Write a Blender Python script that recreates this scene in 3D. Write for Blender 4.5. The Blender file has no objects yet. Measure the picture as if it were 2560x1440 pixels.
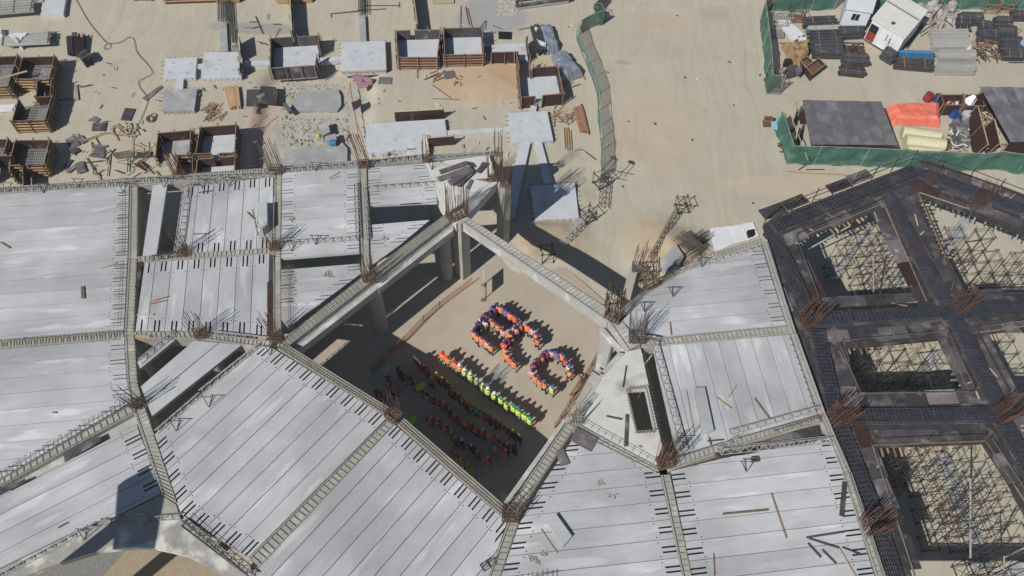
import bpy, math, random
from math import radians, sin, cos, pi, atan2, hypot, floor
from mathutils import Vector, Matrix, noise
from mathutils.geometry import tessellate_polygon
random.seed(7)
R = random.random
def U(a, b): return a + (b - a) * R()
SC = bpy.context.scene
COL = SC.collection

# ---------------------------------------------------------------- camera, sky, sun, exposure
GZ = 59.15                     # camera height above the ground, metres
ZS = 7.8                       # top of the precast deck
FPX = 2085.0                   # focal length in photo pixels (2560 wide)
AL, RO = radians(56.03), radians(-2.42)
_r = Vector((1, 0, 0)); _w = Vector((0, cos(AL), -sin(AL))); _d = Vector((0, -sin(AL), -cos(AL)))
CR = cos(RO) * _r + sin(RO) * _d
CD = -sin(RO) * _r + cos(RO) * _d
cam = bpy.data.cameras.new('camera'); cam_o = bpy.data.objects.new('camera', cam); COL.objects.link(cam_o)
cam.sensor_width = 36; cam.lens = FPX / 2560 * 36; cam.clip_start = 1; cam.clip_end = 2000
m = Matrix((CR, -CD, -_w)).transposed().to_4x4(); m.translation = Vector((0, 0, GZ)); cam_o.matrix_world = m
SC.camera = cam_o
AZ, EL = radians(48.0), radians(43.5)      # direction the shadows point, sun elevation
SHX, SHY = cos(AZ), sin(AZ)
world = bpy.data.worlds.new('World'); SC.world = world; world.use_nodes = True
nt = world.node_tree; nt.nodes.clear()
sky = nt.nodes.new('ShaderNodeTexSky'); sky.sky_type = 'NISHITA'; sky.sun_disc = False
sky.sun_elevation = EL; sky.sun_rotation = math.atan2(-SHX, -SHY) % (2 * pi)
sky.dust_density = 0.5; sky.air_density = 1.0; sky.ozone_density = 2.5
bg = nt.nodes.new('ShaderNodeBackground'); bg.inputs[1].default_value = 0.05
wo = nt.nodes.new('ShaderNodeOutputWorld')
nt.links.new(sky.outputs[0], bg.inputs[0]); nt.links.new(bg.outputs[0], wo.inputs[0])
sun = bpy.data.lights.new('sun', 'SUN'); sun.energy = 4.1; sun.angle = radians(0.5); sun.color = (1.0, 0.965, 0.915)
sun_o = bpy.data.objects.new('sun', sun); COL.objects.link(sun_o)
sdir = Vector((SHX * cos(EL), SHY * cos(EL), -sin(EL)))
sun_o.rotation_euler = sdir.to_track_quat('-Z', 'Y').to_euler(); sun_o.location = (0, 0, 100)
SC.view_settings.view_transform = 'Standard'; SC.view_settings.look = 'None'
SC.view_settings.gamma = 1; SC.view_settings.use_curve_mapping = False
SC.view_settings.exposure = 0.08
SC.cycles.diffuse_bounces = 2; SC.cycles.max_bounces = 6; SC.cycles.transparent_max_bounces = 12

def P(x, y, z=0.0):
    """photo pixel -> point of the place at height z (surveyed by back-projection)"""
    v = (x - 1280) * CR + (y - 720) * CD + FPX * _w
    t = (GZ - z) / (-v.z)
    return Vector((v.x * t, v.y * t, z))
def PL(pts, z=0.0): return [P(x, y, z) for x, y in pts]

# ---------------------------------------------------------------- materials
MATS = {}
def mat(key, c1, c2=None, scale=1.0, detail=6, bump=0.0, bscale=None, rough=0.85, rand=0.0, stretch=(1, 1, 1), metal=0.0,
        c3=None, s3=0.3, t3=0.55, w3=0.06, coords='Object', spec=0.3, alpha=None, hue=0.0, wn=None):
    if key in MATS: return MATS[key]
    m = bpy.data.materials.new(key); m.use_nodes = True; n = m.node_tree; N = n.nodes; L = n.links
    b = N['Principled BSDF']; b.inputs['Roughness'].default_value = rough; b.inputs['Metallic'].default_value = metal
    b.inputs['Specular IOR Level'].default_value = spec
    tc = N.new('ShaderNodeTexCoord'); mp = N.new('ShaderNodeMapping'); mp.inputs['Scale'].default_value = stretch
    L.new(tc.outputs[coords], mp.inputs[0])
    oi = N.new('ShaderNodeObjectInfo')
    off = N.new('ShaderNodeVectorMath'); off.operation = 'MULTIPLY_ADD'
    cmb = N.new('ShaderNodeCombineXYZ'); L.new(oi.outputs['Random'], cmb.inputs[0]); L.new(oi.outputs['Random'], cmb.inputs[1]); L.new(oi.outputs['Random'], cmb.inputs[2])
    L.new(cmb.outputs[0], off.inputs[0]); off.inputs[1].default_value = (37, 91, 53); L.new(mp.outputs[0], off.inputs[2])
    vec = off.outputs[0]
    c2 = c2 or tuple(x * 0.75 for x in c1)
    nz = N.new('ShaderNodeTexNoise'); nz.inputs['Scale'].default_value = scale; nz.inputs['Detail'].default_value = detail; nz.inputs['Roughness'].default_value = 0.62
    L.new(vec, nz.inputs['Vector'])
    rp = N.new('ShaderNodeMapRange'); rp.inputs[1].default_value = 0.3; rp.inputs[2].default_value = 0.7; L.new(nz.outputs[0], rp.inputs[0])
    mx = N.new('ShaderNodeMix'); mx.data_type = 'RGBA'; L.new(rp.outputs[0], mx.inputs[0])
    mx.inputs[6].default_value = (*c2, 1); mx.inputs[7].default_value = (*c1, 1)
    out = mx.outputs[2]
    if c3:
        n3 = N.new('ShaderNodeTexNoise'); n3.inputs['Scale'].default_value = s3; n3.inputs['Detail'].default_value = 5; L.new(vec, n3.inputs['Vector'])
        r3 = N.new('ShaderNodeMapRange'); r3.inputs[1].default_value = t3 - w3; r3.inputs[2].default_value = t3 + w3; L.new(n3.outputs[0], r3.inputs[0])
        m3 = N.new('ShaderNodeMix'); m3.data_type = 'RGBA'; L.new(r3.outputs[0], m3.inputs[0]); L.new(out, m3.inputs[6]); m3.inputs[7].default_value = (*c3, 1)
        out = m3.outputs[2]
    if rand or hue:
        hs = N.new('ShaderNodeHueSaturation'); mr = N.new('ShaderNodeMapRange'); mr.inputs[3].default_value = 1 - rand; mr.inputs[4].default_value = 1 + rand
        L.new(oi.outputs['Random'], mr.inputs[0]); L.new(mr.outputs[0], hs.inputs['Value']); L.new(out, hs.inputs['Color'])
        if hue:
            mh = N.new('ShaderNodeMapRange'); mh.inputs[3].default_value = 0.5 - hue; mh.inputs[4].default_value = 0.5 + hue
            fr = N.new('ShaderNodeMath'); fr.operation = 'FRACT'; ml = N.new('ShaderNodeMath'); ml.operation = 'MULTIPLY'; ml.inputs[1].default_value = 17.3
            L.new(oi.outputs['Random'], ml.inputs[0]); L.new(ml.outputs[0], fr.inputs[0]); L.new(fr.outputs[0], mh.inputs[0]); L.new(mh.outputs[0], hs.inputs['Hue'])
        out = hs.outputs[0]
    if wn:
        ge = N.new('ShaderNodeNewGeometry'); n4 = N.new('ShaderNodeTexNoise'); n4.inputs['Scale'].default_value = wn[0]; n4.inputs['Detail'].default_value = 7; L.new(ge.outputs['Position'], n4.inputs['Vector'])
        r4 = N.new('ShaderNodeMapRange'); r4.inputs[1].default_value = 0.35; r4.inputs[2].default_value = 0.65; r4.inputs[3].default_value = 1 - wn[1]; r4.inputs[4].default_value = 1 + wn[1]; L.new(n4.outputs[0], r4.inputs[0])
        h4 = N.new('ShaderNodeHueSaturation'); L.new(r4.outputs[0], h4.inputs['Value']); L.new(out, h4.inputs['Color']); out = h4.outputs[0]
    L.new(out, b.inputs['Base Color'])
    if bump:
        nb = N.new('ShaderNodeTexNoise'); nb.inputs['Scale'].default_value = bscale or scale * 6; nb.inputs['Detail'].default_value = 5
        L.new(vec, nb.inputs['Vector'])
        bp = N.new('ShaderNodeBump'); bp.inputs['Strength'].default_value = bump; bp.inputs['Distance'].default_value = 0.1
        L.new(nb.outputs[0], bp.inputs['Height']); L.new(bp.outputs[0], b.inputs['Normal'])
    if alpha is not None: b.inputs['Alpha'].default_value = alpha
    MATS[key] = m; return m
def dirty(key, base, dirt, **k): return mat(key, base, c3=dirt, **k)

mat('plank', (0.48, 0.487, 0.49), (0.395, 0.402, 0.408), scale=0.9, detail=10, bump=0.12, bscale=8, rand=0.08, stretch=(0.35, 1.6, 1), c3=(0.56, 0.565, 0.565), s3=0.7, t3=0.63, w3=0.05, wn=(0.2, 0.16))
mat('core_shade', (0.05, 0.052, 0.058), (0.035, 0.036, 0.04), scale=6)  # lining of plank slots and holes, their inner shade put into the colour
mat('castslab', (0.62, 0.61, 0.57), (0.52, 0.51, 0.48), scale=0.7, bump=0.15, c3=(0.36, 0.34, 0.29), s3=0.55, t3=0.66, w3=0.07)
mat('patchy', (0.40, 0.385, 0.34), (0.28, 0.27, 0.245), scale=0.9, bump=0.2, c3=(0.62, 0.60, 0.53), s3=0.6, t3=0.56, w3=0.05)
mat('beamc', (0.40, 0.39, 0.35), (0.29, 0.285, 0.26), scale=2.2, bump=0.3, rand=0.06, c3=(0.5, 0.48, 0.43), s3=0.9, t3=0.62, w3=0.07)
mat('beamside', (0.47, 0.46, 0.43), (0.36, 0.355, 0.335), scale=1.1, bump=0.2, c3=(0.6, 0.59, 0.55), s3=0.8, t3=0.6)
mat('columnc', (0.42, 0.41, 0.37), (0.33, 0.32, 0.29), scale=0.8, bump=0.15, stretch=(1, 1, 0.4), c3=(0.28, 0.26, 0.22), s3=0.5, t3=0.64)
mat('rust', (0.19, 0.105, 0.06), (0.10, 0.06, 0.04), scale=6, rand=0.15, rough=0.9)
mat('rustred', (0.16, 0.082, 0.055), (0.09, 0.048, 0.035), scale=6, rand=0.15, rough=0.9)
mat('rebar', (0.15, 0.12, 0.10), (0.09, 0.075, 0.065), scale=5, rand=0.15, rough=0.8)
mat('tie', (0.38, 0.345, 0.28), (0.27, 0.245, 0.20), scale=5, rough=0.85)
mat('bluebar', (0.085, 0.09, 0.115), (0.035, 0.038, 0.05), scale=3, rough=0.6)
mat('steelgrey', (0.44, 0.43, 0.41), (0.28, 0.275, 0.265), scale=4, rough=0.6, rand=0.1)
mat('steeldark', (0.10, 0.095, 0.09), (0.05, 0.05, 0.05), scale=4, rough=0.7, rand=0.15)
mat('scaff', (0.075, 0.058, 0.046), (0.04, 0.033, 0.028), scale=4, rough=0.75, rand=0.2)
mat('pad', (0.56, 0.58, 0.60), (0.46, 0.48, 0.50), scale=0.9, bump=0.15, c3=(0.38, 0.38, 0.37), s3=0.8, t3=0.68)
mat('padgrey', (0.37, 0.375, 0.37), (0.28, 0.285, 0.28), scale=0.8, bump=0.2, c3=(0.45, 0.45, 0.44), s3=0.6, t3=0.62, w3=0.1)
mat('plybrown', (0.065, 0.034, 0.030), (0.042, 0.024, 0.022), scale=1.5, rand=0.25, rough=0.55, c3=(0.16, 0.12, 0.10), s3=0.9, t3=0.7)
mat('plydark', (0.085, 0.077, 0.08), (0.045, 0.04, 0.043), scale=1.2, rand=0.35, rough=0.6, c3=(0.22, 0.2, 0.19), s3=0.8, t3=0.64, w3=0.1)
mat('plygrey', (0.17, 0.15, 0.155), (0.11, 0.098, 0.105), scale=1.2, rand=0.3, rough=0.7, c3=(0.27, 0.25, 0.24), s3=1.0, t3=0.62, w3=0.1)
mat('plypink', (0.42, 0.24, 0.28), (0.30, 0.15, 0.19), scale=1.5, rand=0.2)
mat('timber', (0.50, 0.34, 0.17), (0.36, 0.23, 0.115), scale=3, rand=0.25, stretch=(1, 1, 1))
mat('timberold', (0.30, 0.22, 0.15), (0.17, 0.125, 0.09), scale=3, rand=0.35)
mat('timberred', (0.38, 0.2, 0.12), (0.26, 0.13, 0.08), scale=3, rand=0.25)
mat('timberpale', (0.55, 0.46, 0.31), (0.42, 0.34, 0.22), scale=3, rand=0.2)
mat('greennet', (0.07, 0.18, 0.135), (0.045, 0.125, 0.095), scale=0.5, stretch=(1, 1, 1), c3=(0.13, 0.26, 0.21), s3=0.5, t3=0.64, w3=0.14, rough=0.7, alpha=0.9)
mat('greennetlight', (0.10, 0.26, 0.20), (0.06, 0.19, 0.145), scale=0.8, alpha=0.48, rough=0.7)
mat('netseethru', (0.13, 0.22, 0.17), (0.09, 0.17, 0.13), scale=0.8, alpha=0.5, rough=0.7)
mat('orangenet', (0.62, 0.16, 0.07), (0.45, 0.11, 0.05), scale=3, alpha=0.4, rough=0.7)
mat('orangepost', (0.45, 0.18, 0.1), rough=0.7)
mat('white', (0.72, 0.73, 0.74), (0.62, 0.63, 0.65), scale=1.0, rough=0.5)
mat('whitewall', (0.66, 0.71, 0.76), (0.58, 0.64, 0.70), scale=0.7, rough=0.5, c3=(0.5, 0.5, 0.5), s3=0.7, t3=0.75)
mat('roofwhite', (0.74, 0.73, 0.68), (0.62, 0.61, 0.56), scale=0.6, rough=0.5)
mat('glass', (0.03, 0.03, 0.035), (0.02, 0.02, 0.02), rough=0.15)
mat('black', (0.02, 0.02, 0.022), (0.01, 0.01, 0.01), rough=0.6)
mat('roofdark', (0.15, 0.145, 0.155), (0.10, 0.097, 0.105), scale=1.0, rand=0.12, rough=0.7, c3=(0.2, 0.195, 0.2), s3=0.7, t3=0.6, w3=0.1)
mat('orangetarp', (0.80, 0.22, 0.14), (0.70, 0.16, 0.10), scale=1.5, bump=0.5, bscale=3, rough=0.55, c3=(0.75, 0.3, 0.2), s3=0.9, t3=0.64)
mat('roll', (0.66, 0.62, 0.42), (0.56, 0.52, 0.34), scale=2, rand=0.05, rough=0.7)
mat('redpaint', (0.32, 0.045, 0.035), (0.22, 0.03, 0.03), scale=3)
mat('bluepaint', (0.03, 0.09, 0.28), (0.02, 0.06, 0.2), scale=3, rough=0.4)
mat('bluepipe', (0.06, 0.24, 0.42), (0.03, 0.13, 0.27), scale=3, rand=0.4, rough=0.5)
mat('tealpaint', (0.18, 0.5, 0.45), (0.12, 0.4, 0.36), scale=3)
mat('lightblue', (0.25, 0.50, 0.62), (0.2, 0.42, 0.55), scale=3)
mat('tubedark', (0.075, 0.075, 0.085), (0.035, 0.035, 0.04), scale=5, stretch=(0.3, 1, 1), rand=0.35, rough=0.6, c3=(0.16, 0.13, 0.10), s3=2, t3=0.66)
mat('tubegrey', (0.42, 0.405, 0.37), (0.32, 0.31, 0.285), scale=3, stretch=(0.3, 1, 1), rand=0.12, rough=0.7)
mat('sack', (0.42, 0.385, 0.35), (0.33, 0.30, 0.275), scale=2, bump=0.4, rand=0.15)
mat('plastic', (0.78, 0.8, 0.83), (0.62, 0.65, 0.7), scale=3, bump=0.5, rough=0.3, alpha=0.8)
mat('plasticgrey', (0.23, 0.26, 0.31), (0.17, 0.195, 0.24), scale=1.2, bump=0.6, bscale=3, rough=0.25, spec=0.6, c3=(0.42, 0.45, 0.5), s3=1.5, t3=0.66, w3=0.04)
mat('soil', (0.38, 0.315, 0.225), (0.31, 0.255, 0.18), scale=1.5, bump=0.4)
mat('dirtpile', (0.36, 0.25, 0.13), (0.27, 0.18, 0.09), scale=3, bump=0.6)
mat('rubble', (0.55, 0.52, 0.42), (0.43, 0.40, 0.33), scale=2, rand=0.3, bump=0.3)
mat('cable', (0.12, 0.105, 0.08), (0.08, 0.07, 0.055))
mat('gravelgrey', (0.30, 0.295, 0.275), (0.2, 0.197, 0.19), scale=8, bump=0.8, bscale=20)
mat('hallfloor', (0.445, 0.385, 0.30), (0.375, 0.325, 0.255), scale=0.35, detail=9, bump=0.1, c3=(0.45, 0.40, 0.32), s3=0.25, t3=0.6, w3=0.12)

# ground: sand with soft tracks, stains and an orange patch of fresh fill
def ground_mat():
    m = bpy.data.materials.new('sand_ground'); m.use_nodes = True; n = m.node_tree; N = n.nodes; L = n.links
    b = N['Principled BSDF']; b.inputs['Roughness'].default_value = 0.95; b.inputs['Specular IOR Level'].default_value = 0.1
    g = N.new('ShaderNodeNewGeometry')
    def nz(scale, det, rough=0.6):
        t = N.new('ShaderNodeTexNoise'); t.inputs['Scale'].default_value = scale; t.inputs['Detail'].default_value = det; t.inputs['Roughness'].default_value = rough
        L.new(g.outputs['Position'], t.inputs['Vector']); return t.outputs[0]
    def rng(s, a, b_, c=0.0, d=1.0):
        t = N.new('ShaderNodeMapRange'); t.inputs[1].default_value = a; t.inputs[2].default_value = b_; t.inputs[3].default_value = c; t.inputs[4].default_value = d
        L.new(s, t.inputs[0]); return t.outputs[0]
    def mix(f, a, b_):
        t = N.new('ShaderNodeMix'); t.data_type = 'RGBA'
        if hasattr(f, 'is_output'): L.new(f, t.inputs[0])
        else: t.inputs[0].default_value = f
        for s, i in ((a, 6), (b_, 7)):
            if isinstance(s, tuple): t.inputs[i].default_value = (*s, 1)
            else: L.new(s, t.inputs[i])
        return t.outputs[2]
    c = mix(rng(nz(0.06, 8), 0.35, 0.65), (0.482, 0.437, 0.343), (0.434, 0.398, 0.318))
    c = mix(rng(nz(0.5, 8, 0.7), 0.5, 0.8, 0, 0.45), c, (0.36, 0.32, 0.235))
    c = mix(rng(nz(0.13, 6), 0.58, 0.72, 0, 0.5), c, (0.48, 0.41, 0.29))
    c = mix(rng(nz(0.3, 4), 0.66, 0.76, 0, 0.45), c, (0.32, 0.30, 0.26))
    def streak(sx, sy, ang, a, b_, col, amt):
        nonlocal c
        mp = N.new('ShaderNodeMapping'); mp.inputs['Scale'].default_value = (sx, sy, 1); mp.inputs['Rotation'].default_value = (0, 0, ang); L.new(g.outputs['Position'], mp.inputs[0])
        wp = N.new('ShaderNodeTexNoise'); wp.inputs['Scale'].default_value = 0.08; L.new(g.outputs['Position'], wp.inputs['Vector'])
        ad = N.new('ShaderNodeVectorMath'); ad.operation = 'MULTIPLY_ADD'; L.new(wp.outputs[1], ad.inputs[0]); ad.inputs[1].default_value = (6 * sx, 0, 0); L.new(mp.outputs[0], ad.inputs[2])
        t = N.new('ShaderNodeTexNoise'); t.inputs['Scale'].default_value = 1; t.inputs['Detail'].default_value = 4; L.new(ad.outputs[0], t.inputs['Vector'])
        c = mix(rng(t.outputs[0], a, b_, 0, amt), c, col)
    streak(1.6, 0.05, 0.05, 0.5, 0.72, (0.36, 0.325, 0.25), 0.4)
    streak(1.3, 0.06, 0.9, 0.52, 0.75, (0.53, 0.49, 0.40), 0.4)
    streak(2.5, 0.08, -0.5, 0.56, 0.78, (0.34, 0.30, 0.225), 0.35)
    def blob(x, y, rx, ry, col, amt, z=0):
        nonlocal c
        p = P(x, y, z)
        s = N.new('ShaderNodeVectorMath'); s.operation = 'SUBTRACT'; L.new(g.outputs['Position'], s.inputs[0]); s.inputs[1].default_value = (p.x, p.y, 0)
        d = N.new('ShaderNodeVectorMath'); d.operation = 'DIVIDE'; L.new(s.outputs[0], d.inputs[0]); d.inputs[1].default_value = (rx, ry, 1000)
        l = N.new('ShaderNodeVectorMath'); l.operation = 'LENGTH'; L.new(d.outputs[0], l.inputs[0])
        a = N.new('ShaderNodeMath'); a.operation = 'ADD'; L.new(l.outputs['Value'], a.inputs[0])
        q = N.new('ShaderNodeMath'); q.operation = 'MULTIPLY_ADD'; L.new(nz(0.45, 6), q.inputs[0]); q.inputs[1].default_value = 1.2; q.inputs[2].default_value = -0.6
        L.new(q.outputs[0], a.inputs[1])
        c = mix(rng(a.outputs[0], 1.05, 0.75, 0, amt), c, col)
    blob(1215, 205, 5.5, 3.2, (0.50, 0.355, 0.225), 0.85)
    blob(1300, 170, 3.5, 2.5, (0.50, 0.355, 0.225), 0.65)
    blob(1235, 40, 4.5, 3.5, (0.33, 0.33, 0.32), 0.9)
    blob(640, 70, 6, 1.0, (0.30, 0.29, 0.27), 0.7)
    blob(1640, 320, 5, 6, (0.5, 0.38, 0.25), 0.35)
    blob(1790, 30, 2.0, 1.3, (0.36, 0.33, 0.27), 0.35)
    blob(1560, 155, 1.0, 0.4, (0.3, 0.27, 0.21), 0.5)
    blob(1380, 610, 4, 2.2, (0.45, 0.34, 0.22), 0.6)
    blob(1660, 610, 4, 3.0, (0.47, 0.35, 0.22), 0.6)
    blob(720, 290, 1.2, 4.5, (0.15, 0.145, 0.135), 0.7)
    blob(785, 300, 5.6, 7.6, (0.42, 0.405, 0.35), 0.9)
    blob(640, 330, 1.5, 7, (0.52, 0.36, 0.28), 0.5)
    blob(2040, 470, 10, 1.6, (0.56, 0.42, 0.31), 0.5)
    blob(1660, 55, 3, 1.4, (0.5, 0.36, 0.25), 0.4)
    fine = N.new('ShaderNodeHueSaturation'); L.new(c, fine.inputs['Color']); L.new(rng(nz(6, 4, 0.8), 0.2, 0.8, 0.95, 1.05), fine.inputs['Value'])
    L.new(fine.outputs[0], b.inputs['Base Color'])
    bp = N.new('ShaderNodeBump'); bp.inputs['Strength'].default_value = 0.35; bp.inputs['Distance'].default_value = 0.10
    L.new(nz(0.9, 10, 0.62), bp.inputs['Height']); L.new(bp.outputs[0], b.inputs['Normal'])
    return m

# ---------------------------------------------------------------- mesh collecting
class MB:
    def __init__(s): s.v = []; s.f = []; s.mi = []; s.cm = 0
    def poly(s, pts):
        i = len(s.v); s.v += [tuple(p) for p in pts]; s.f.append(tuple(range(i, i + len(pts)))); s.mi.append(s.cm); return s
    def raw(s, vs, fs):
        i = len(s.v); s.v += [tuple(p) for p in vs]
        for f in fs: s.f.append(tuple(i + k for k in f)); s.mi.append(s.cm)
        return s
    def box8(s, b, t):
        return s.raw(list(b) + list(t), [(3, 2, 1, 0), (4, 5, 6, 7), (0, 1, 5, 4), (1, 2, 6, 5), (2, 3, 7, 6), (3, 0, 4, 7)])
    def box(s, c, sx, sy, sz, rz=0.0):
        """box standing on point c"""
        c = Vector(c); a = Vector((cos(rz), sin(rz), 0)) * sx / 2; b = Vector((-sin(rz), cos(rz), 0)) * sy / 2; u = Vector((0, 0, sz))
        q = [c - a - b, c + a - b, c + a + b, c - a + b]
        return s.box8(q, [k + u for k in q])
    def bar(s, p, q, w=0.05, h=None, up=Vector((0, 0, 1))):
        p = Vector(p); q = Vector(q); h = h or w; d = q - p
        if d.length < 1e-6: return s
        d.normalize(); a = d.cross(up)
        if a.length < 1e-3: a = d.cross(Vector((1, 0, 0)))
        a.normalize(); b = a.cross(d) * h / 2; a = a * w / 2
        A = [p - a - b, p + a - b, p + a + b, p - a + b]; B = [q - a - b, q + a - b, q + a + b, q - a + b]
        return s.box8(A, B)
    def tube(s, p, q, r, n=6, r2=None, caps=True):
        p = Vector(p); q = Vector(q); r2 = r if r2 is None else r2; d = (q - p).normalized(); a = d.orthogonal().normalized(); b = d.cross(a)
        A = [p + (a * cos(2 * pi * k / n) + b * sin(2 * pi * k / n)) * r for k in range(n)]
        B = [q + (a * cos(2 * pi * k / n) + b * sin(2 * pi * k / n)) * r2 for k in range(n)]
        f = [(k, (k + 1) % n, n + (k + 1) % n, n + k) for k in range(n)]
        if caps: f += [tuple(range(n - 1, -1, -1)), tuple(range(n, 2 * n))]
        return s.raw(A + B, f)
    def path(s, pts, r, n=5):
        for a, b in zip(pts, pts[1:]): s.tube(a, b, r, n, caps=False)
        return s
    def prism(s, poly, z0, z1, holes=()):
        """polygon (xy) with holes extruded from z0 to z1"""
        rings = [[Vector((p[0], p[1], 0)) for p in poly]] + [[Vector((p[0], p[1], 0)) for p in h] for h in holes]
        tri = tessellate_polygon(rings); fl = [p for r_ in rings for p in r_]
        up = [(p.x, p.y, z1) for p in fl]; dn = [(p.x, p.y, z0) for p in fl]; n = len(fl); f = []
        for t in tri:
            a, b, c = (fl[k] for k in t)
            if (b - a).cross(c - a).z < 0: t = (t[0], t[2], t[1])
            f.append(tuple(t)); f.append((t[0] + n, t[2] + n, t[1] + n))
        k = 0
        for r_ in rings:
            m_ = len(r_)
            for j in range(m_): f.append((k + j, k + (j + 1) % m_, n + k + (j + 1) % m_, n + k + j))
            k += m_
        return s.raw(up + dn, f)
    def mesh(s, name, mats, org=(0, 0, 0)):
        me = bpy.data.meshes.new(name); o = Vector(org)
        me.from_pydata([(a - o.x, b - o.y, c - o.z) for a, b, c in s.v], [], s.f)
        for k in (mats if isinstance(mats, (list, tuple)) else [mats]): me.materials.append(MATS[k] if isinstance(k, str) else k)
        if any(s.mi): me.polygons.foreach_set('material_index', s.mi)
        me.update(); return me
def link(name, me, loc=(0, 0, 0), rz=0.0, parent=None):
    o = bpy.data.objects.new(name, me); COL.objects.link(o); o.location = loc; o.rotation_euler = (0, 0, rz)
    if parent: o.parent = parent
    return o
def tag(o, label=None, cat=None, group=None, kind=None):
    if label: o['label'] = label
    if cat: o['category'] = cat
    if group: o['group'] = group
    if kind: o['kind'] = kind
    return o
def thing(name, label, cat, loc=(0, 0, 0), group=None, rz=0.0):
    return tag(link(name, None, loc, rz), label, cat, group)
def part(mb, name, mats, parent, kind=None):
    """part meshed in world coordinates under an unrotated thing"""
    loc = parent.location if parent.parent is None else parent.parent.location
    return tag(link(name, mb.mesh(name, mats, loc), (0, 0, 0), 0, parent), kind=kind)
def solo(mb, name, mats, label, cat, group=None):
    xs = [p[0] for p in mb.v]; ys = [p[1] for p in mb.v]; zs = [p[2] for p in mb.v]
    c = Vector(((min(xs) + max(xs)) / 2, (min(ys) + max(ys)) / 2, min(zs)))
    return tag(link(name, mb.mesh(name, mats, c), c), label, cat, group)
def struct(mb, name, mats):
    return tag(link(name, mb.mesh(name, mats)), kind='structure')
def copy_tree(o, parent=None):
    c = o.copy(); COL.objects.link(c); c.parent = parent
    for ch in list(o.children): copy_tree(ch, c)
    return c

# ---------------------------------------------------------------- ground
def xs_line(a, b, step, far):
    v = [a + i * step for i in range(int((b - a) / step) + 1)]
    s = step; L = []; x = a
    while x > -far: s *= 1.35; x -= s; L.append(x)
    s = step; x = v[-1]; Rr = []
    while x < far: s *= 1.35; x += s; Rr.append(x)
    return L[::-1] + v + Rr
mounds = [(P(1335, 600), 2.2, 0.9), (P(1400, 600), 2.6, 0.55), (P(1310, 640), 1.6, 0.6), (P(1650, 600), 2.8, 0.6), (P(1700, 640), 2.2, 0.7), (P(1605, 650), 1.5, 0.4),
          (P(1450, 500), 1.3, 0.3), (P(1235, 215), 3.2, 0.35), (P(2120, 1200), 0.1, 0.0)]
pit = [P(702, 200), P(862, 195), P(872, 400), P(690, 405)]
pc = sum(pit, Vector()) / 4
def gz(x, y):
    v = Vector((x * 0.35, y * 0.35, 0)); z = -0.06 + 0.05 * noise.noise(v) + 0.03 * noise.noise(v * 4)
    for p, r, h in mounds:
        d = hypot(x - p.x, y - p.y)
        if d < r * 2.2: z += h * math.exp(-(d / r) ** 2 * 1.4) * (1 + 0.5 * noise.noise(v * 3))
    u = (x - pc.x) / 5.0; w = (y - pc.y) / 7.3; d = max(abs(u), abs(w)) + 0.1 * noise.noise(v * 1.5)
    if d < 1.25:
        k = min(1, max(0, (1.2 - d) / 0.25)); z += -0.75 * k * k * (3 - 2 * k)
        if d < 1.12: z += 0.28 * abs(noise.noise(v * 4)) + 0.16 * noise.noise(v * 10) - .1
    return z
gx = xs_line(-62, 66, 0.5, 600); gy = xs_line(4, 112, 0.5, 600)
gv = [(x, y, gz(x, y) if -62 <= x <= 66 and 4 <= y <= 112 else -0.06) for y in gy for x in gx]
nx = len(gx)
gf = [(j * nx + i, j * nx + i + 1, (j + 1) * nx + i + 1, (j + 1) * nx + i) for j in range(len(gy) - 1) for i in range(nx - 1)]
gme = bpy.data.meshes.new('ground'); gme.from_pydata(gv, [], gf); gme.materials.append(ground_mat()); gme.update()
gme.polygons.foreach_set('use_smooth', [True] * len(gf))
tag(link('ground', gme), kind='structure')

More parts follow.
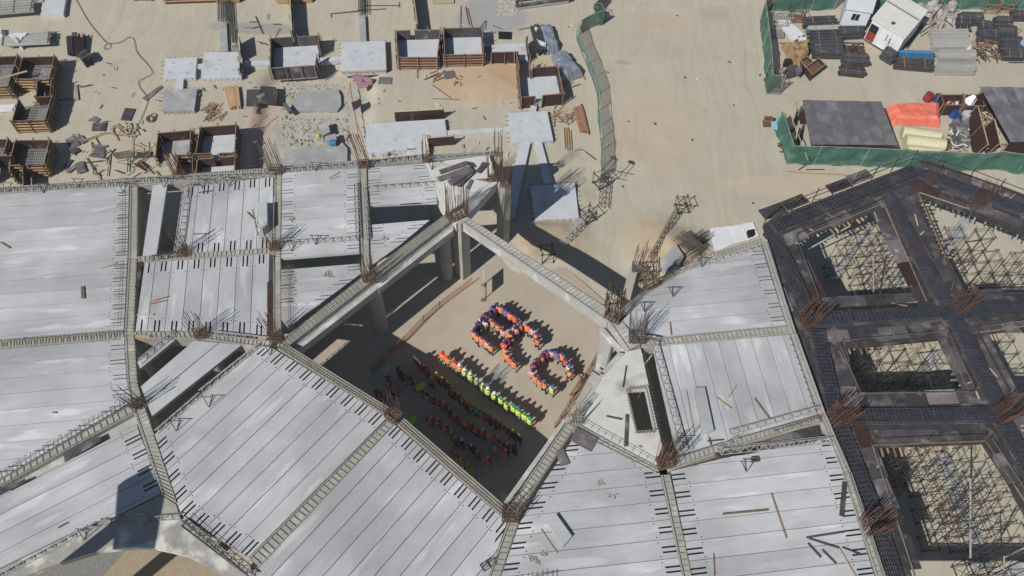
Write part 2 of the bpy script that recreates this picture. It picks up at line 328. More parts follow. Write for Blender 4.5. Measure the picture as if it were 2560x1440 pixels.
# ---------------------------------------------------------------- the precast building
BLD = thing('concrete_building', 'unfinished concrete building, its deck of long pale precast planks framing an open hall', 'building', tuple(P(1100, 900)))
def rng_poly(poly, t):
    xs = []
    n = len(poly)
    for i in range(n):
        (s0, t0), (s1, t1) = poly[i], poly[(i + 1) % n]
        if (t0 - t) * (t1 - t) < 0: xs.append(s0 + (s1 - s0) * (t - t0) / (t1 - t0))
    return (min(xs), max(xs)) if len(xs) >= 2 else None
nplank = 0
def bay(pts, phi, joint, ends='both', slotL=1.0, skip=(), th=0.26, w=1.2, sw=0.11):
    """a bay of precast planks: outline in photo pixels on the deck, joints parallel to phi degrees through pixel joint"""
    global nplank
    ph = radians(phi); a = Vector((cos(ph), sin(ph))); b = Vector((-sin(ph), cos(ph)))
    W = [P(x, y, ZS).xy for x, y in pts]
    poly = [(p.dot(a), p.dot(b)) for p in W]
    t0 = P(*joint, ZS).xy.dot(b)
    tmin = min(q[1] for q in poly); tmax = max(q[1] for q in poly)
    k = floor((tmin - t0) / w)
    while t0 + k * w < tmax:
        lo = max(t0 + k * w, tmin) + 0.022; hi = min(t0 + (k + 1) * w, tmax) - 0.022; base = t0 + k * w; k += 1
        if hi - lo < 0.18: continue
        if (k - 1) in skip: continue
        J = U(-0.02, 0.02); e0 = U(-0.16, 0.03); dz = U(-0.012, 0.004)
        cuts = {lo, hi}
        feats = {}
        if False: pass
        for c_, wd, ty in ((0.16, 0.07, 'd'), (0.42, sw, 's'), (0.72, sw, 's'), (1.03, 0.07, 'd')):
            A = base + c_ + J - wd / 2; B = A + wd
            if A > lo + 0.02 and B < hi - 0.02: cuts |= {A, B}; feats[round(A, 5)] = ty
        for q in poly:
            if lo < q[1] < hi: cuts.add(q[1])
        cuts = sorted(cuts); mb = MB(); Z = ZS + dz
        def pt(s_, t_, z_): v = a * s_ + b * t_; return (v.x, v.y, z_)
        lens = [rng_poly(poly, (cuts[0] + cuts[-1]) / 2)]
        long_ok = lens[0] and lens[0][1] - lens[0][0] > 2.6
        cur = None
        for i in range(len(cuts) - 1):
            ta, tb = cuts[i], cuts[i + 1]
            if tb - ta < 1e-4: continue
            ra = rng_poly(poly, ta + 1e-4); rb = rng_poly(poly, tb - 1e-4)
            if not ra or not rb: continue
            if ra[1] - ra[0] < 0.05 and rb[1] - rb[0] < 0.05: continue
            if round(ta, 5) in feats: cur = feats[round(ta, 5)]
            elif any(abs(ta - (k_ + (sw if v_ == 's' else 0.07))) < 1e-3 for k_, v_ in feats.items()): cur = None
            ty = cur if long_ok else None
            def quad(sa0, sa1, sb0, sb1, z_, zz=None):
                mb.poly([pt(sa0, ta, z_), pt(sa1, ta, z_), pt(sb1, tb, z_), pt(sb0, tb, z_)])
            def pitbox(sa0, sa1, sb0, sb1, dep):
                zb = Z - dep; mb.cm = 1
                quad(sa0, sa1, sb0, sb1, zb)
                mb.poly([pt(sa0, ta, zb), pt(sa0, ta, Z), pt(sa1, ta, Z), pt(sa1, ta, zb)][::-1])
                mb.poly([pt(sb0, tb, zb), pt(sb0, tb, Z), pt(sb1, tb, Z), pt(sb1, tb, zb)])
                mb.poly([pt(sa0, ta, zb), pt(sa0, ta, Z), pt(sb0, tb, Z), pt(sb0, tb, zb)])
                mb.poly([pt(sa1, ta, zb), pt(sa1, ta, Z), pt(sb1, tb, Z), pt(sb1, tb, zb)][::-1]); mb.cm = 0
            a0, a1, b0, b1 = ra[0], ra[1], rb[0], rb[1]
            L0 = slotL + e0
            if ty == 's':
                l0 = L0 if ends in ('both', 'lo') else 0; l1 = L0 if ends in ('both', 'hi') else 0
                if l0: pitbox(a0 + .0, a0 + l0, b0 + .0, b0 + l0, 0.15)
                if l1: pitbox(a1 - l1, a1, b1 - l1, b1, 0.15)
                quad(a0 + l0, a1 - l1, b0 + l0, b1 - l1, Z)
            elif ty == 'd':
                o = 1.02; g = 0.075; s = [(a0, b0)]
                if ends in ('both', 'lo'):
                    quad(a0, a0 + o, b0, b0 + o, Z); pitbox(a0 + o, a0 + o + g, b0 + o, b0 + o + g, 0.12); s0 = (a0 + o + g, b0 + o + g)
                else: s0 = (a0, b0)
                if ends in ('both', 'hi'):
                    quad(a1 - o, a1, b1 - o, b1, Z); pitbox(a1 - o - g, a1 - o, b1 - o - g, b1 - o, 0.12); s1 = (a1 - o - g, b1 - o - g)
                else: s1 = (a1, b1)
                quad(s0[0], s1[0], s0[1], s1[1], Z)
            else: quad(a0, a1, b0, b1, Z)
            quad(a0, a1, b0, b1, Z - th)
            for (s_, e_) in ((a0, b0), (a1, b1)):
                mb.poly([pt(s_, ta, Z), pt(e_, tb, Z), pt(e_, tb, Z - th), pt(s_, ta, Z - th)])
            fl = .0225 if 0.5 < 1 else 0
            if i == 0: mb.poly([pt(a0, ta, Z), pt(a1, ta, Z), pt(a1, ta - fl, Z - th), pt(a0, ta - fl, Z - th)][::-1])
            if i == len(cuts) - 2: mb.poly([pt(b0, tb, Z), pt(b1, tb, Z), pt(b1, tb + fl, Z - th), pt(b0, tb + fl, Z - th)])
        if not mb.f: continue
        # local frame with x along the plank so that its streaks run lengthwise
        c0 = Vector(mb.v[0]); Rz = Matrix.Rotation(-ph, 3, 'Z')
        mb.v = [tuple(Rz @ (Vector(v) - c0)) for v in mb.v]
        me = mb.mesh('plank', ['plank', 'core_shade']); o = link('plank', me, c0 - BLD.location, ph, BLD); nplank += 1

PH1, PH2 = 8.4, 99.0
bay([(-420, 520), (0, 484), (322, 466), (319, 640), (309, 822), (0, 848), (-420, 884)], PH1, (0, 518.3), 'hi', sw=.06)
bay([(-420, 907), (0, 872), (310, 848), (316, 950), (328, 1004), (0, 1196), (-420, 1440)], PH1, (0, 909.9), 'hi', sw=.06)
A3PH = 39.0
bay([(0, 1243), (341, 1062), (372, 1145), (401, 1232), (290, 1290), (194, 1325), (0, 1420), (-300, 1560), (-300, 1400)], 34.2, (0, 1333.2), 'hi')
bay([(456, 470), (683, 442), (680, 619), (437, 636)], PH2 + 0.2, (534, 470), 'both')
bay([(362, 657), (676, 635), (667, 839), (483, 827), (338, 827)], PH2 + 0.9, (388.3, 656.7), 'both')
bay([(705, 432), (894, 421), (898, 634), (703, 646)], PH1 + .3, (705, 523), 'both', sw=.06)
bay([(703, 674), (899, 659), (905, 682), (720, 818), (704, 800)], PH1 + .3, (703, 701), 'both', sw=.06)
bay([(920, 420), (1061, 409), (1088, 466), (1093, 505), (923, 513)], PH1 + .3, (920, 468.5), 'both', sw=.06)
bay([(925, 562), (1075, 549), (1000, 612), (928, 664)], PH1 + .3, (925, 590), 'both', sw=.06)
bay([(652, 862), (684, 872), (969, 1043), (622, 1392), (470, 1303), (453, 1286), (389, 1118), (389, 1090)], 53.7, (670, 893), 'both')
bay([(988, 1062), (1262, 1300), (1266, 1308), (1222, 1440), (1200, 1510), (520, 1510), (640, 1420)], 53.9, (990, 1106.3), 'both')
bay([(1633, 867), (1975, 836), (2040, 1022), (2044, 1036), (1832, 1096), (1700, 1136), (1686, 1110)], 98.0, (1713.8, 858.8), 'none')
bay([(1556, 802), (1607, 742), (1687, 693), (1750, 660), (1833, 633), (1904, 616), (1966, 814), (1645, 845), (1612, 848)], PH1 + .6, (1616, 739), 'hi', sw=.06)
bay([(1432, 1098), (1495, 1094), (1560, 1117), (1645, 1172), (1651, 1190), (1706, 1440), (1730, 1540), (1225, 1540), (1252, 1445), (1298, 1310), (1350, 1220)], 8.5, (1417.6, 1141.8), 'both')
bay([(1678, 1178), (1830, 1140), (2082, 1094), (2106, 1180), (2186, 1440), (2215, 1540), (1755, 1540), (1730, 1440)], 8.9, (1860, 1195), 'both')
# lone planks lying across open bays
def lone(c4, label=None):
    q = PL(c4, ZS); mb = MB(); mb.box8([p - Vector((0, 0, .27)) for p in q], q)
    c0 = q[0]; ph = atan2(q[1].y - q[0].y, q[1].x - q[0].x); Rz = Matrix.Rotation(-ph, 3, 'Z')
    mb.v = [tuple(Rz @ (Vector(v) - c0)) for v in mb.v]
    link('plank', mb.mesh('plank', 'plank'), c0 - BLD.location, ph, BLD)
lone([(356, 640), (382, 463), (418, 460), (391, 637)])
lone([(352, 990), (352, 968), (408, 920), (490, 850)][::1] if 0 else [(352, 966), (486, 851), (546, 857), (366, 1004)])
lone([(367, 1007), (548, 857), (604, 862), (380, 1040)])
lone([(343, 905), (410, 848), (438, 849), (350, 922)])

def qp(q, z0, z1, mb=None):
    mb = mb or MB(); mb.box8([Vector((p.x, p.y, z0)) for p in q], [Vector((p.x, p.y, z1)) for p in q]); return mb
def ribs(mb, A0, A1, B0, B1, z, step=0.30, w=0.03, h=0.035, j=0.03):
    """cross ties between edge line A0-A1 and edge line B0-B1"""
    L = max((A1 - A0).length, (B1 - B0).length); n = max(2, int(L / step))
    for i in range(n):
        t = (i + .5 + U(-j, j) * 3) / n; p = A0.lerp(A1, t); q = B0.lerp(B1, t + U(-.003, .003))
        d = (q - p) * 0.06
        mb.bar((p.x + d.x, p.y + d.y, z), (q.x - d.x, q.y - d.y, z), w, h)
def beam(q4, z1=ZS - 0.03, dep=1.0, ties=True, m='beamc', step=0.30, mats=None, longi=2):
    """q4: left-start, left-end, right-end, right-start pixels of the beam's top"""
    q = PL(q4, z1); o = part(qp(q, z1 - dep, z1), 'beam', m, BLD)
    if ties:
        t = MB(); ribs(t, q[0], q[1], q[3], q[2], z1 + 0.05, step)
        for k in range(longi):
            f = 0.12 + 0.76 * k / max(1, longi - 1); a = q[0].lerp(q[3], f); b = q[1].lerp(q[2], f)
            t.bar((a.x, a.y, z1 + .09), (b.x, b.y, z1 + .09), 0.035)
        part(t, 'stirrups', 'tie', o, 'stuff')
    return o
B = beam
B([(325, 467), (321, 645), (344, 645), (345, 467)]); B([(321, 647), (311, 836), (335, 836), (343, 647)])
B([(311, 838), (317, 954), (344, 954), (337, 838)]); B([(317, 956), (326, 1012), (358, 1004), (344, 956)])
B([(334, 1030), (404, 1236), (447, 1262), (361, 1012)], step=.34)
B([(-420, 889), (310, 829), (311, 846), (-420, 905)], step=.2)
B([(0, 1199), (330, 1008), (340, 1030), (0, 1217)], step=.42); B([(-420, 1445), (-1, 1200), (-1, 1218), (-420, 1465)])
B([(0, 1222), (336, 1034), (344, 1060), (0, 1242)], z1=ZS - .45, dep=.5, ties=False, m='beamside')
B([(345, 642), (683, 620), (682, 634), (345, 657)], step=.33)
B([(336, 830), (486, 829), (497, 848), (334, 847)], step=.33); B([(487, 829), (682, 852), (672, 872), (499, 848)], step=.3)
B([(687, 434), (682, 640), (702, 640), (705, 434)], step=.22); B([(682, 642), (682, 846), (704, 836), (702, 642)], step=.22)
B([(895, 421), (905, 684), (925, 680), (918, 419)], step=.25)
# top edge beam
B([(-420, 498), (340, 444), (345, 464), (-420, 518)], step=.22); B([(342, 444), (690, 418), (690, 438), (346, 463)], step=.22)
B([(691, 418), (900, 400), (902, 419), (691, 434)], step=.25); B([(901, 400), (1240, 378), (1225, 388), (902, 418)], step=.25)
# hall edge beams, north-west one stepped
B([(700, 852), (914, 686), (928, 704), (716, 868)], step=.33, longi=4); B([(915, 686), (1120, 530), (1136, 545), (930, 703)], step=.33, longi=4)
B([(718, 869), (930, 704), (936, 712), (724, 878)], z1=ZS - .55, dep=.4, ties=False)
B([(931, 704), (1132, 552), (1136, 560), (936, 711)], z1=ZS - .55, dep=.4, ties=False)
B([(724, 872), (933, 714), (944, 722), (735, 884)], z1=ZS - .62, dep=.75, ties=False, m='beamside')
B([(934, 714), (1132, 562), (1134, 575), (946, 722)], z1=ZS - .62, dep=.75, ties=False, m='beamside')
B([(1154, 556), (1518, 806), (1548, 788), (1176, 546)], step=.33, m='beamside')
B([(1520, 806), (1568, 876), (1602, 860), (1549, 790)], step=.36, m='beamside')
B([(692, 872), (985, 1054), (1002, 1036), (714, 858)], step=.2, longi=4); B([(986, 1056), (1262, 1300), (1290, 1286), (1003, 1038)], step=.2, longi=4)
B([(1264, 1296), (1408, 1112), (1440, 1062), (1425, 1052), (1280, 1270)][:0] or [(1284, 1300), (1440, 1066), (1418, 1054), (1262, 1280)], step=.33)
B([(1260, 1276), (1416, 1052), (1408, 1048), (1250, 1268)], z1=ZS - .1, dep=.9, ties=False, m='beamside')
B([(970, 1046), (622, 1394), (652, 1420), (990, 1060)], step=.36)
B([(1270, 1306), (1218, 1450), (1250, 1450), (1298, 1308)], step=.36)
B([(1652, 1188), (1712, 1470), (1737, 1470), (1676, 1186)], step=.36)
B([(1603, 851), (1966, 815), (1974, 834), (1612, 869)], step=.33)
B([(1668, 1152), (1832, 1098), (1838, 1118), (1672, 1178)], step=.33); B([(1833, 1098), (2050, 1038), (2056, 1056), (1839, 1117)], step=.33)
B([(1530, 792), (1600, 733), (1606, 744), (1552, 804)], step=.25, longi=4); B([(1601, 732), (1680, 682), (1688, 694), (1607, 744)], step=.25, longi=4)
B([(1681, 681), (1744, 648), (1750, 662), (1689, 693)], step=.25, longi=3); B([(1745, 648), (1830, 618), (1836, 634), (1751, 661)], step=.3, longi=3); B([(1831, 618), (1905, 595), (1906, 615), (1837, 633)], step=.3, longi=3)
B([(1904, 600), (1974, 834), (1990, 830), (1918, 598)], step=.5, ties=False); B([(1975, 836), (2046, 1036), (2062, 1032), (1991, 832)], step=.5, ties=False)
B([(2047, 1038), (2104, 1180), (2122, 1176), (2063, 1034)], step=.4); B([(2105, 1182), (2190, 1440), (2210, 1440), (2123, 1178)], step=.4); B([(2191, 1442), (2222, 1540), (2244, 1540), (2211, 1442)], ties=False)
B([(1442, 1058), (1645, 1168), (1640, 1184), (1432, 1080)], step=.36, longi=3)
B([(462, 1290), (640, 1440), (628, 1452), (450, 1304)], step=.4)
B([(1057, 405), (1086, 460), (1116, 532), (1098, 520), (1070, 458), (1040, 408)][:0] or [(1059, 408), (1100, 510), (1118, 534), (1072, 408)], ties=False, m='castslab')

# cast slabs
def cslab(pts, m='castslab', z1=ZS, th=.3, holes=(), name='cast_slab'):
    mb = MB().prism([p.xy for p in PL(pts, z1)], z1 - th, z1, [[p.xy for p in PL(h, z1)] for h in holes]); return part(mb, name, m, BLD)
cslab([(1064, 408), (1223, 388), (1243, 456), (1168, 540), (1140, 560), (1116, 532)], th=.95)
HOLE = [(1566, 978), (1613, 973), (1637, 1080), (1590, 1083)]
cslab([(1568, 878), (1602, 872), (1656, 1119), (1640, 1166), (1451, 1060), (1504, 947)], holes=[HOLE], th=.35)
t = MB()
for a, b in zip(HOLE, HOLE[1:] + HOLE[:1]):
    p, q = P(*a, ZS), P(*b, ZS); c = sum(PL(HOLE, ZS), Vector()) / 4; n = int((p - q).length / .22)
    for i in range(n):
        k = p.lerp(q, (i + .5) / n); o_ = (k - c).normalized() * .08; t.bar(k + o_, k + o_ + Vector((0, 0, .45)), .03)
    t.bar(p + Vector((0, 0, .35)), q + Vector((0, 0, .35)), .03); t.bar(p + Vector((0, 0, .15)), q + Vector((0, 0, .15)), .03)
part(t, 'starter_bars', 'tie', BLD, 'stuff')
# open-bay wall between hall and triangular slab
cslab([(1500, 826), (1530, 858), (1513, 918), (1488, 930)], m='beamside', z1=ZS - .9, th=.3)
B([(1500, 820), (1550, 878), (1560, 876), (1512, 822)], z1=ZS - .5, dep=.5, ties=False, m='beamside')
B([(1546, 880), (1484, 952), (1492, 960), (1562, 884)], z1=ZS - .35, dep=.6, ties=False, m='beamside')
B([(1490, 954), (1420, 1050), (1446, 1062), (1503, 952)], z1=ZS - .25, dep=.8, ties=False, m='beamside')
cslab([(1488, 930), (1513, 918), (1484, 955), (1474, 948)], m='beamside', z1=ZS - .9, th=.3)
arc = [(-60, 1500), (20, 1462), (66, 1440), (110, 1421), (156, 1405), (203, 1390), (249, 1378), (290, 1372), (331, 1369), (389, 1371), (430, 1379), (467, 1389), (515, 1412), (560, 1440), (590, 1462)]
cslab(arc + [(655, 1500), (628, 1450), (452, 1304), (440, 1262), (404, 1238), (290, 1293), (194, 1328), (0, 1424), (-120, 1490)], m='patchy', th=.5)
# the sloping bank of mesh strip beside the wide bay
cslab([(345, 1075), (392, 1050), (646, 864), (652, 874), (392, 1086)][:0] or [(384, 1088), (645, 862), (652, 866), (388, 1100)], m='beamside')

# columns
def col_round(x, y, z1=ZS - .6, r=.55, base=None):
    p = P(x, y, ZS) if base is None else P(*base)
    mb = MB().tube((p.x, p.y, -.4), (p.x, p.y, z1), r, 20); o = part(mb, 'column', 'columnc', BLD)
    return o
def col_quad(pts, z1, z0=-.4, zr=ZS):
    q = PL(pts, zr); part(qp(q, z0, z1), 'column', 'columnc', BLD)
col_quad([(1129, 545), (1152, 561), (1173, 546), (1150, 532)], ZS + .02)
col_quad([(1243, 458), (1262, 470), (1278, 462), (1259, 448)], ZS + .02)
o = col_round(0, 0, base=(955, 824)); 
part(MB().tube(P(930, 705, ZS).xy.to_3d() + Vector((0, 0, 4.6)), P(930, 705, ZS).xy.to_3d() + Vector((0, 0, ZS - 1.35)), .6, 16), 'column_head', 'columnc', BLD) if 0 else None
col_round(1108, 552, r=.5)
col_quad([(1572, 672), (1592, 684), (1606, 672), (1588, 662)], ZS + .02)
for (x, y) in [(500, 838), (460, 628), (330, 640), (320, 838), (345, 1010), (696, 628), (695, 848), (905, 410), (1068, 400), (690, 428), (340, 460), (985, 1045), (1276, 1288), (640, 1410),
               (1436, 1060), (1658, 1168), (1538, 796), (1590, 862), (1660, 1168), (1620, 730), (1905, 605), (1980, 832), (2054, 1040), (2110, 1180), (2200, 1440), (1720, 1440), (455, 1290), (1240, 1440), (0, 470), (0, 860), (0, 1210), (1245, 386), (1760, 650)]:
    col_round(x, y, r=.42, z1=ZS - .5)
# starter bars above the columns
def bars(parent, x, y, z0=ZS, n=14, H=3.0, sx=.75, sy=.75, rz=0., lean=(0, 0), m='rust', r=.016, rings=4, spread=.12, ztop=None, jit=.25):
    c = P(x, y, z0); tie = MB(); k = max(2, n // 4)
    ring = []
    for i in range(n):
        f = 4 * i / n; e = int(f); g = f - e
        ring.append([(-1 + 2 * g, -1), (1, -1 + 2 * g), (1 - 2 * g, 1), (-1, 1 - 2 * g)][e])
    def off(u, v): return Vector((u * sx / 2 * cos(rz) - v * sy / 2 * sin(rz), u * sx / 2 * sin(rz) + v * sy / 2 * cos(rz), 0))
    for j in range(rings):
        z = .06 + .13 * j; q = [c + off(u, v) * 1.04 + Vector((0, 0, z)) for u, v in ((-1, -1), (1, -1), (1, 1), (-1, 1))]
        for a, b in zip(q, q[1:] + q[:1]): tie.bar(a, b, .025)
    for g in (-.5, 0, .5):
        tie.bar(c + off(g, -1) + Vector((0, 0, .1)), c + off(g, 1) + Vector((0, 0, .1)), .03); tie.bar(c + off(-1, g) + Vector((0, 0, .2)), c + off(1, g) + Vector((0, 0, .2)), .03)
    loc = parent.location
    t = part(tie, 'starter_bars', m, parent)
    for u, v in ring:
        b = c + off(u, v); h = H * U(1 - jit, 1); tip = b + Vector((lean[0] * h + off(u, v).x * spread * h + U(-.16, .16), lean[1] * h + off(u, v).y * spread * h + U(-.16, .16), h))
        mb = MB().bar(b, tip, r * 2)
        part(mb, 'bar', m, t)
NODE = [(1134, 528, 22, 3.3, 1.1, 1.0), (1228, 448, 14, 3.0, .7, .6), (1260, 462, 12, 2.6, .7, .7)]
bars(BLD, 1142, 540, n=30, H=4.0, sx=1.5, sy=.9, rz=.55, spread=.02)
bars(BLD, 1236, 448, n=18, H=3.4, sx=1.0, sy=.6, rz=.2, spread=.02)
bars(BLD, 1262, 462, n=14, H=2.4, sx=.7, sy=.7, spread=.02)
bars(BLD, 1246, 385, n=8, H=3.0, sx=.55, sy=.55, spread=.0)
bars(BLD, 1066, 402, n=8, H=3.0, sx=.6, sy=.5, spread=.0)
bars(BLD, 912, 415, n=16, H=4.4, sx=.8, sy=.6, lean=(-.12, .0), spread=.0)
bars(BLD, 692, 428, n=22, H=3.6, sx=.9, sy=.8, lean=(-.1, .03), spread=.02, m='rebar')
bars(BLD, 449, 440, n=13, H=3.0, sx=.8, sy=.6, lean=(-.12, .08), spread=.0, m='rust')
bars(BLD, 925, 698, n=13, H=3.2, sx=.85, sy=.75, lean=(-.02, 0), spread=.0)
bars(BLD, 688, 620, n=12, H=3.0, sx=.65, sy=.6, lean=(-.16, .0), spread=.0)
bars(BLD, 693, 848, n=12, H=3.3, sx=.7, sy=.7, lean=(-.12, .0), spread=.02)
bars(BLD, 460, 634, n=12, H=3.0, sx=.65, sy=.65, lean=(-.0, .0), spread=.03, m='rust')
bars(BLD, 503, 838, n=12, H=3.0, sx=.65, sy=.65, lean=(-.0, -.02), spread=.03, m='rust')
bars(BLD, 344, 1012, n=11, H=3.0, sx=.7, sy=.6, lean=(-.05, -.12), spread=.03, m='rebar')
bars(BLD, 985, 1042, n=16, H=2.6, sx=1.0, sy=.8, rz=-.6, lean=(0, .1), spread=.0, m='rustred')
bars(BLD, 1276, 1288, n=16, H=2.3, sx=1.0, sy=.9, lean=(0, .06), spread=.04, m='rustred')
bars(BLD, 1533, 794, n=20, H=3.3, sx=1.1, sy=.8, rz=-.5, lean=(-.05, .05), spread=.0, m='rust')
bars(BLD, 1592, 672, n=12, H=3.2, sx=.7, sy=.7, lean=(.05, .0), spread=.0, m='rebar')
bars(BLD, 1628, 712, n=18, H=3.6, sx=1.1, sy=.7, rz=.6, lean=(-.12, .05), spread=.0, m='rust')
bars(BLD, 1592, 846, n=22, H=3.2, sx=1.1, sy=.9, lean=(-.1, .03), spread=.0, m='rebar')
bars(BLD, 1438, 1052, n=14, H=2.6, sx=.8, sy=.7, lean=(-.12, .0), spread=.0, m='tie')
bars(BLD, 1662, 1158, n=20, H=3.2, sx=1.0, sy=.8, rz=.3, lean=(.0, .0), spread=.05, m='rust')

# fringes of bent bars sticking up along some beam edges
def fringe(a, b, side, L=.45, step=.22, z=ZS + .02, m='rebar', up=.12):
    A, B_ = P(*a, z), P(*b, z); d = (B_ - A).normalized(); s = Vector((-d.y, d.x, 0)) * side; n = int((B_ - A).length / step); mb = MB()
    for i in range(n):
        p = A.lerp(B_, (i + .5 + U(-.1, .1)) / n); mb.bar(p, p + s * L * U(.8, 1.1) + Vector((0, 0, up * U(.5, 1.5))), .02)
    mb.bar(A + s * L * .5 + Vector((0, 0, up)), B_ + s * L * .5 + Vector((0, 0, up)), .02)
    part(mb, 'edge_bars', m, BLD, 'stuff')
fringe((322, 480), (321, 640), -1, .8); fringe((318, 650), (311, 815), -1, .8); fringe((328, 1008), (0, 1197), -1, .6, .3)
fringe((1452, 1058), (1640, 1163), 1, .3, .5, up=.3); fringe((692, 872), (984, 1054), 1, .25, .2); fringe((986, 1056), (1262, 1300), 1, .25, .2)
fringe((706, 668), (706, 830), 1, .9, .12); fringe((1978, 840), (2046, 1034), -1, .3, .5); fringe((2050, 1034), (1930, 1070), 1, .5, .2); fringe((20, 858), (310, 836), 1, .35, .3)
fringe((1604, 742), (1690, 690), 1, .5, .3); fringe((460, 1300), (630, 1440), 1, .9, .45); fringe((1240, 1475), (1400, 1440), 1, .5, .3); fringe((1606, 890), (1652, 1110), 1, .25, .3)

# ================================================================ foundations site (upper left)
def formbox(rim, label, h=1.5, walls='BRFL', gaps={}, pad='pad', padz=.35, wal='BRFL', m='plybrown', nw=3, name='formwork_box', timber='timber', cap='timberold', mesh_floor=False, low={}):
    q = PL(rim, h); c = sum(q, Vector()) / 4
    T = thing(name, label, 'formwork', (c.x, c.y, 0), 'plywood formwork boxes round the foundations')
    segs = dict(B=(0, 1), R=(1, 2), F=(3, 2), L=(0, 3))
    for k in walls:
        i, j = segs[k]; A, B_ = q[i], q[j]
        for (f0, f1) in gaps.get(k, [(0, 1)]):
            a = A.lerp(B_, f0); b = A.lerp(B_, f1); L = (b - a).length; n = max(1, round(L / 1.6)); d = (b - a).normalized(); out = Vector((d.y, -d.x, 0))
            if out.dot((a + b) / 2 - c) < 0: out = -out
            hh = low.get(k, h)
            for s in range(n):
                p0 = a.lerp(b, s / n) + d * .01; p1 = a.lerp(b, (s + 1) / n) - d * .01; hz = hh + U(-.04, .03)
                mb = MB().box8([Vector((p0.x, p0.y, 0)), Vector((p1.x, p1.y, 0)), Vector((p1.x, p1.y, 0)) + out * .04, Vector((p0.x, p0.y, 0)) + out * .04],
                               [Vector((p0.x, p0.y, hz)), Vector((p1.x, p1.y, hz)), Vector((p1.x, p1.y, hz)) + out * .04, Vector((p0.x, p0.y, hz)) + out * .04])
                part(mb, 'panel', m, T)
            w = MB().bar((a.x + out.x * .05, a.y + out.y * .05, hh + .02), (b.x + out.x * .05, b.y + out.y * .05, hh + .02), .075, .06); part(w, 'cap_timber', cap, T)
            if k in wal:
                for s in range(nw):
                    z = .2 + s * (hh - .45) / max(1, nw - 1); e0 = a + out * .13 - d * U(.05, .25); e1 = b + out * .13 + d * U(.05, .25)
                    part(MB().bar((e0.x, e0.y, z), (e1.x, e1.y, z), .1, .1), 'waler', timber, T)
            for s in range(n + 1):
                p0 = a.lerp(b, s / n) + out * .2; part(MB().bar((p0.x, p0.y, 0), (p0.x + U(-.04, .04), p0.y + U(-.04, .04), hh + U(0, .35)), .08), 'stud', 'timberold', T)
    if pad:
        ins = [p.lerp(c, .02) for p in q]; mb = qp(ins, -.2, padz); part(mb, 'concrete_base', pad, T)
    if mesh_floor:
        mb = MB()
        n1 = int((q[1] - q[0]).length / .2); n2 = int((q[3] - q[0]).length / .2)
        for i in range(1, n1): f = i / n1; a = q[0].lerp(q[1], f); b = q[3].lerp(q[2], f); mb.bar((a.x, a.y, .55 + U(-.02, .02)), (b.x, b.y, .55 + U(-.02, .02)), .035)
        for i in range(1, n2): f = i / n2; a = q[0].lerp(q[3], f); b = q[1].lerp(q[2], f); mb.bar((a.x, a.y, .6), (b.x, b.y, .6), .035)
        part(mb, 'rebar_mat', 'steelgrey', T, 'stuff')
    return T
G = {}
formbox([(48, 247), (128, 242), (111, 300), (32, 302)], 'brown plywood box with four pale front boards and a rebar mat inside', pad='gravelgrey', padz=.1, mesh_floor=True, nw=4, gaps={'B': [(0.5, 1)]})
formbox([(39, 353), (122, 352), (108, 412), (24, 413)], 'brown formwork box with rebar mat, directly below the box with four pale boards', pad='gravelgrey', padz=.1, mesh_floor=True, gaps={'F': [(0, .35), (.55, 1)]}, nw=4)
formbox([(-60, 352), (18, 350), (8, 382), (-72, 384)], 'formwork box with rebar mat cut off by the left edge, lower one', pad='gravelgrey', padz=.1, mesh_floor=True, walls='BRL')
formbox([(58, 145), (135, 142), (122, 198), (42, 197)], 'open brown formwork box just below the plastic covered pipe rack', pad='gravelgrey', padz=.1, mesh_floor=True, gaps={'F': [(0, .55), (.7, 1)]}, nw=4)
formbox([(-40, 145), (42, 141), (18, 215), (-66, 217)], 'formwork box with a long plank across it at the left edge', pad='gravelgrey', padz=.1, mesh_floor=True, nw=4)
formbox([(95, 200), (128, 197), (124, 240), (92, 242)], 'narrow formwork channel joining the two boxes on the left', pad=None, walls='RL', nw=3)
formbox([(-20, 392), (26, 390), (22, 432), (-26, 434)], 'small formwork channel beneath the lower left boxes', pad=None, walls='BRL')
formbox([(58, 414), (100, 412), (108, 466), (60, 466)], 'formwork channel running from the lower left box to the building', pad=None, walls='L', nw=1)
formbox([(397, 334), (476, 327), (472, 386), (390, 389)], 'formwork box with half shaded floor behind leaning timber bars', padz=.4, pad='padgrey', gaps={'F': [(.55, 1)]})
formbox([(502, 320), (589, 314), (585, 381), (490, 384)], 'formwork box with bright white floor left of the rubble pit', padz=.4, gaps={'F': [(-.12, .42), (.6, 1)]}, timber='timberold')
formbox([(495, 399), (586, 392), (585, 436), (490, 440)], 'formwork box touching the top edge beam of the building', padz=.4, walls='BRL', wal='R', gaps={'B': [(0, .42), (.6, 1)]})
formbox([(446, 390), (480, 388), (480, 430), (442, 434)], 'narrow dark formwork channel below the half shaded box', pad=None, walls='RL')
formbox([(678, 97), (797, 90), (787, 163), (677, 170)], 'formwork box with bright concrete floor above the rubble pit', gaps={'B': [(0, .42), (.55, 1)], 'R': [(0, .35), (.62, 1)]}, wal='', m='plydark')
formbox([(992, 78), (1100, 75), (1092, 143), (995, 143)], 'large formwork box with orange front boards, left of a pair', gaps={'B': [(0, .3), (.42, 1)]}, nw=4, wal='F', timber='timberred', m='plydark')
formbox([(1110, 72), (1203, 70), (1208, 135), (1113, 137)], 'large formwork box with orange front boards, right of a pair', nw=4, wal='F', timber='timberred', m='plydark')
formbox([(1225, 90), (1315, 84), (1322, 128), (1228, 130)], 'concrete base with dark front board beside the plastic wrapped stack', walls='FR', wal='', gaps={'F': [(0, .72)]}, low={'R': 1.1})
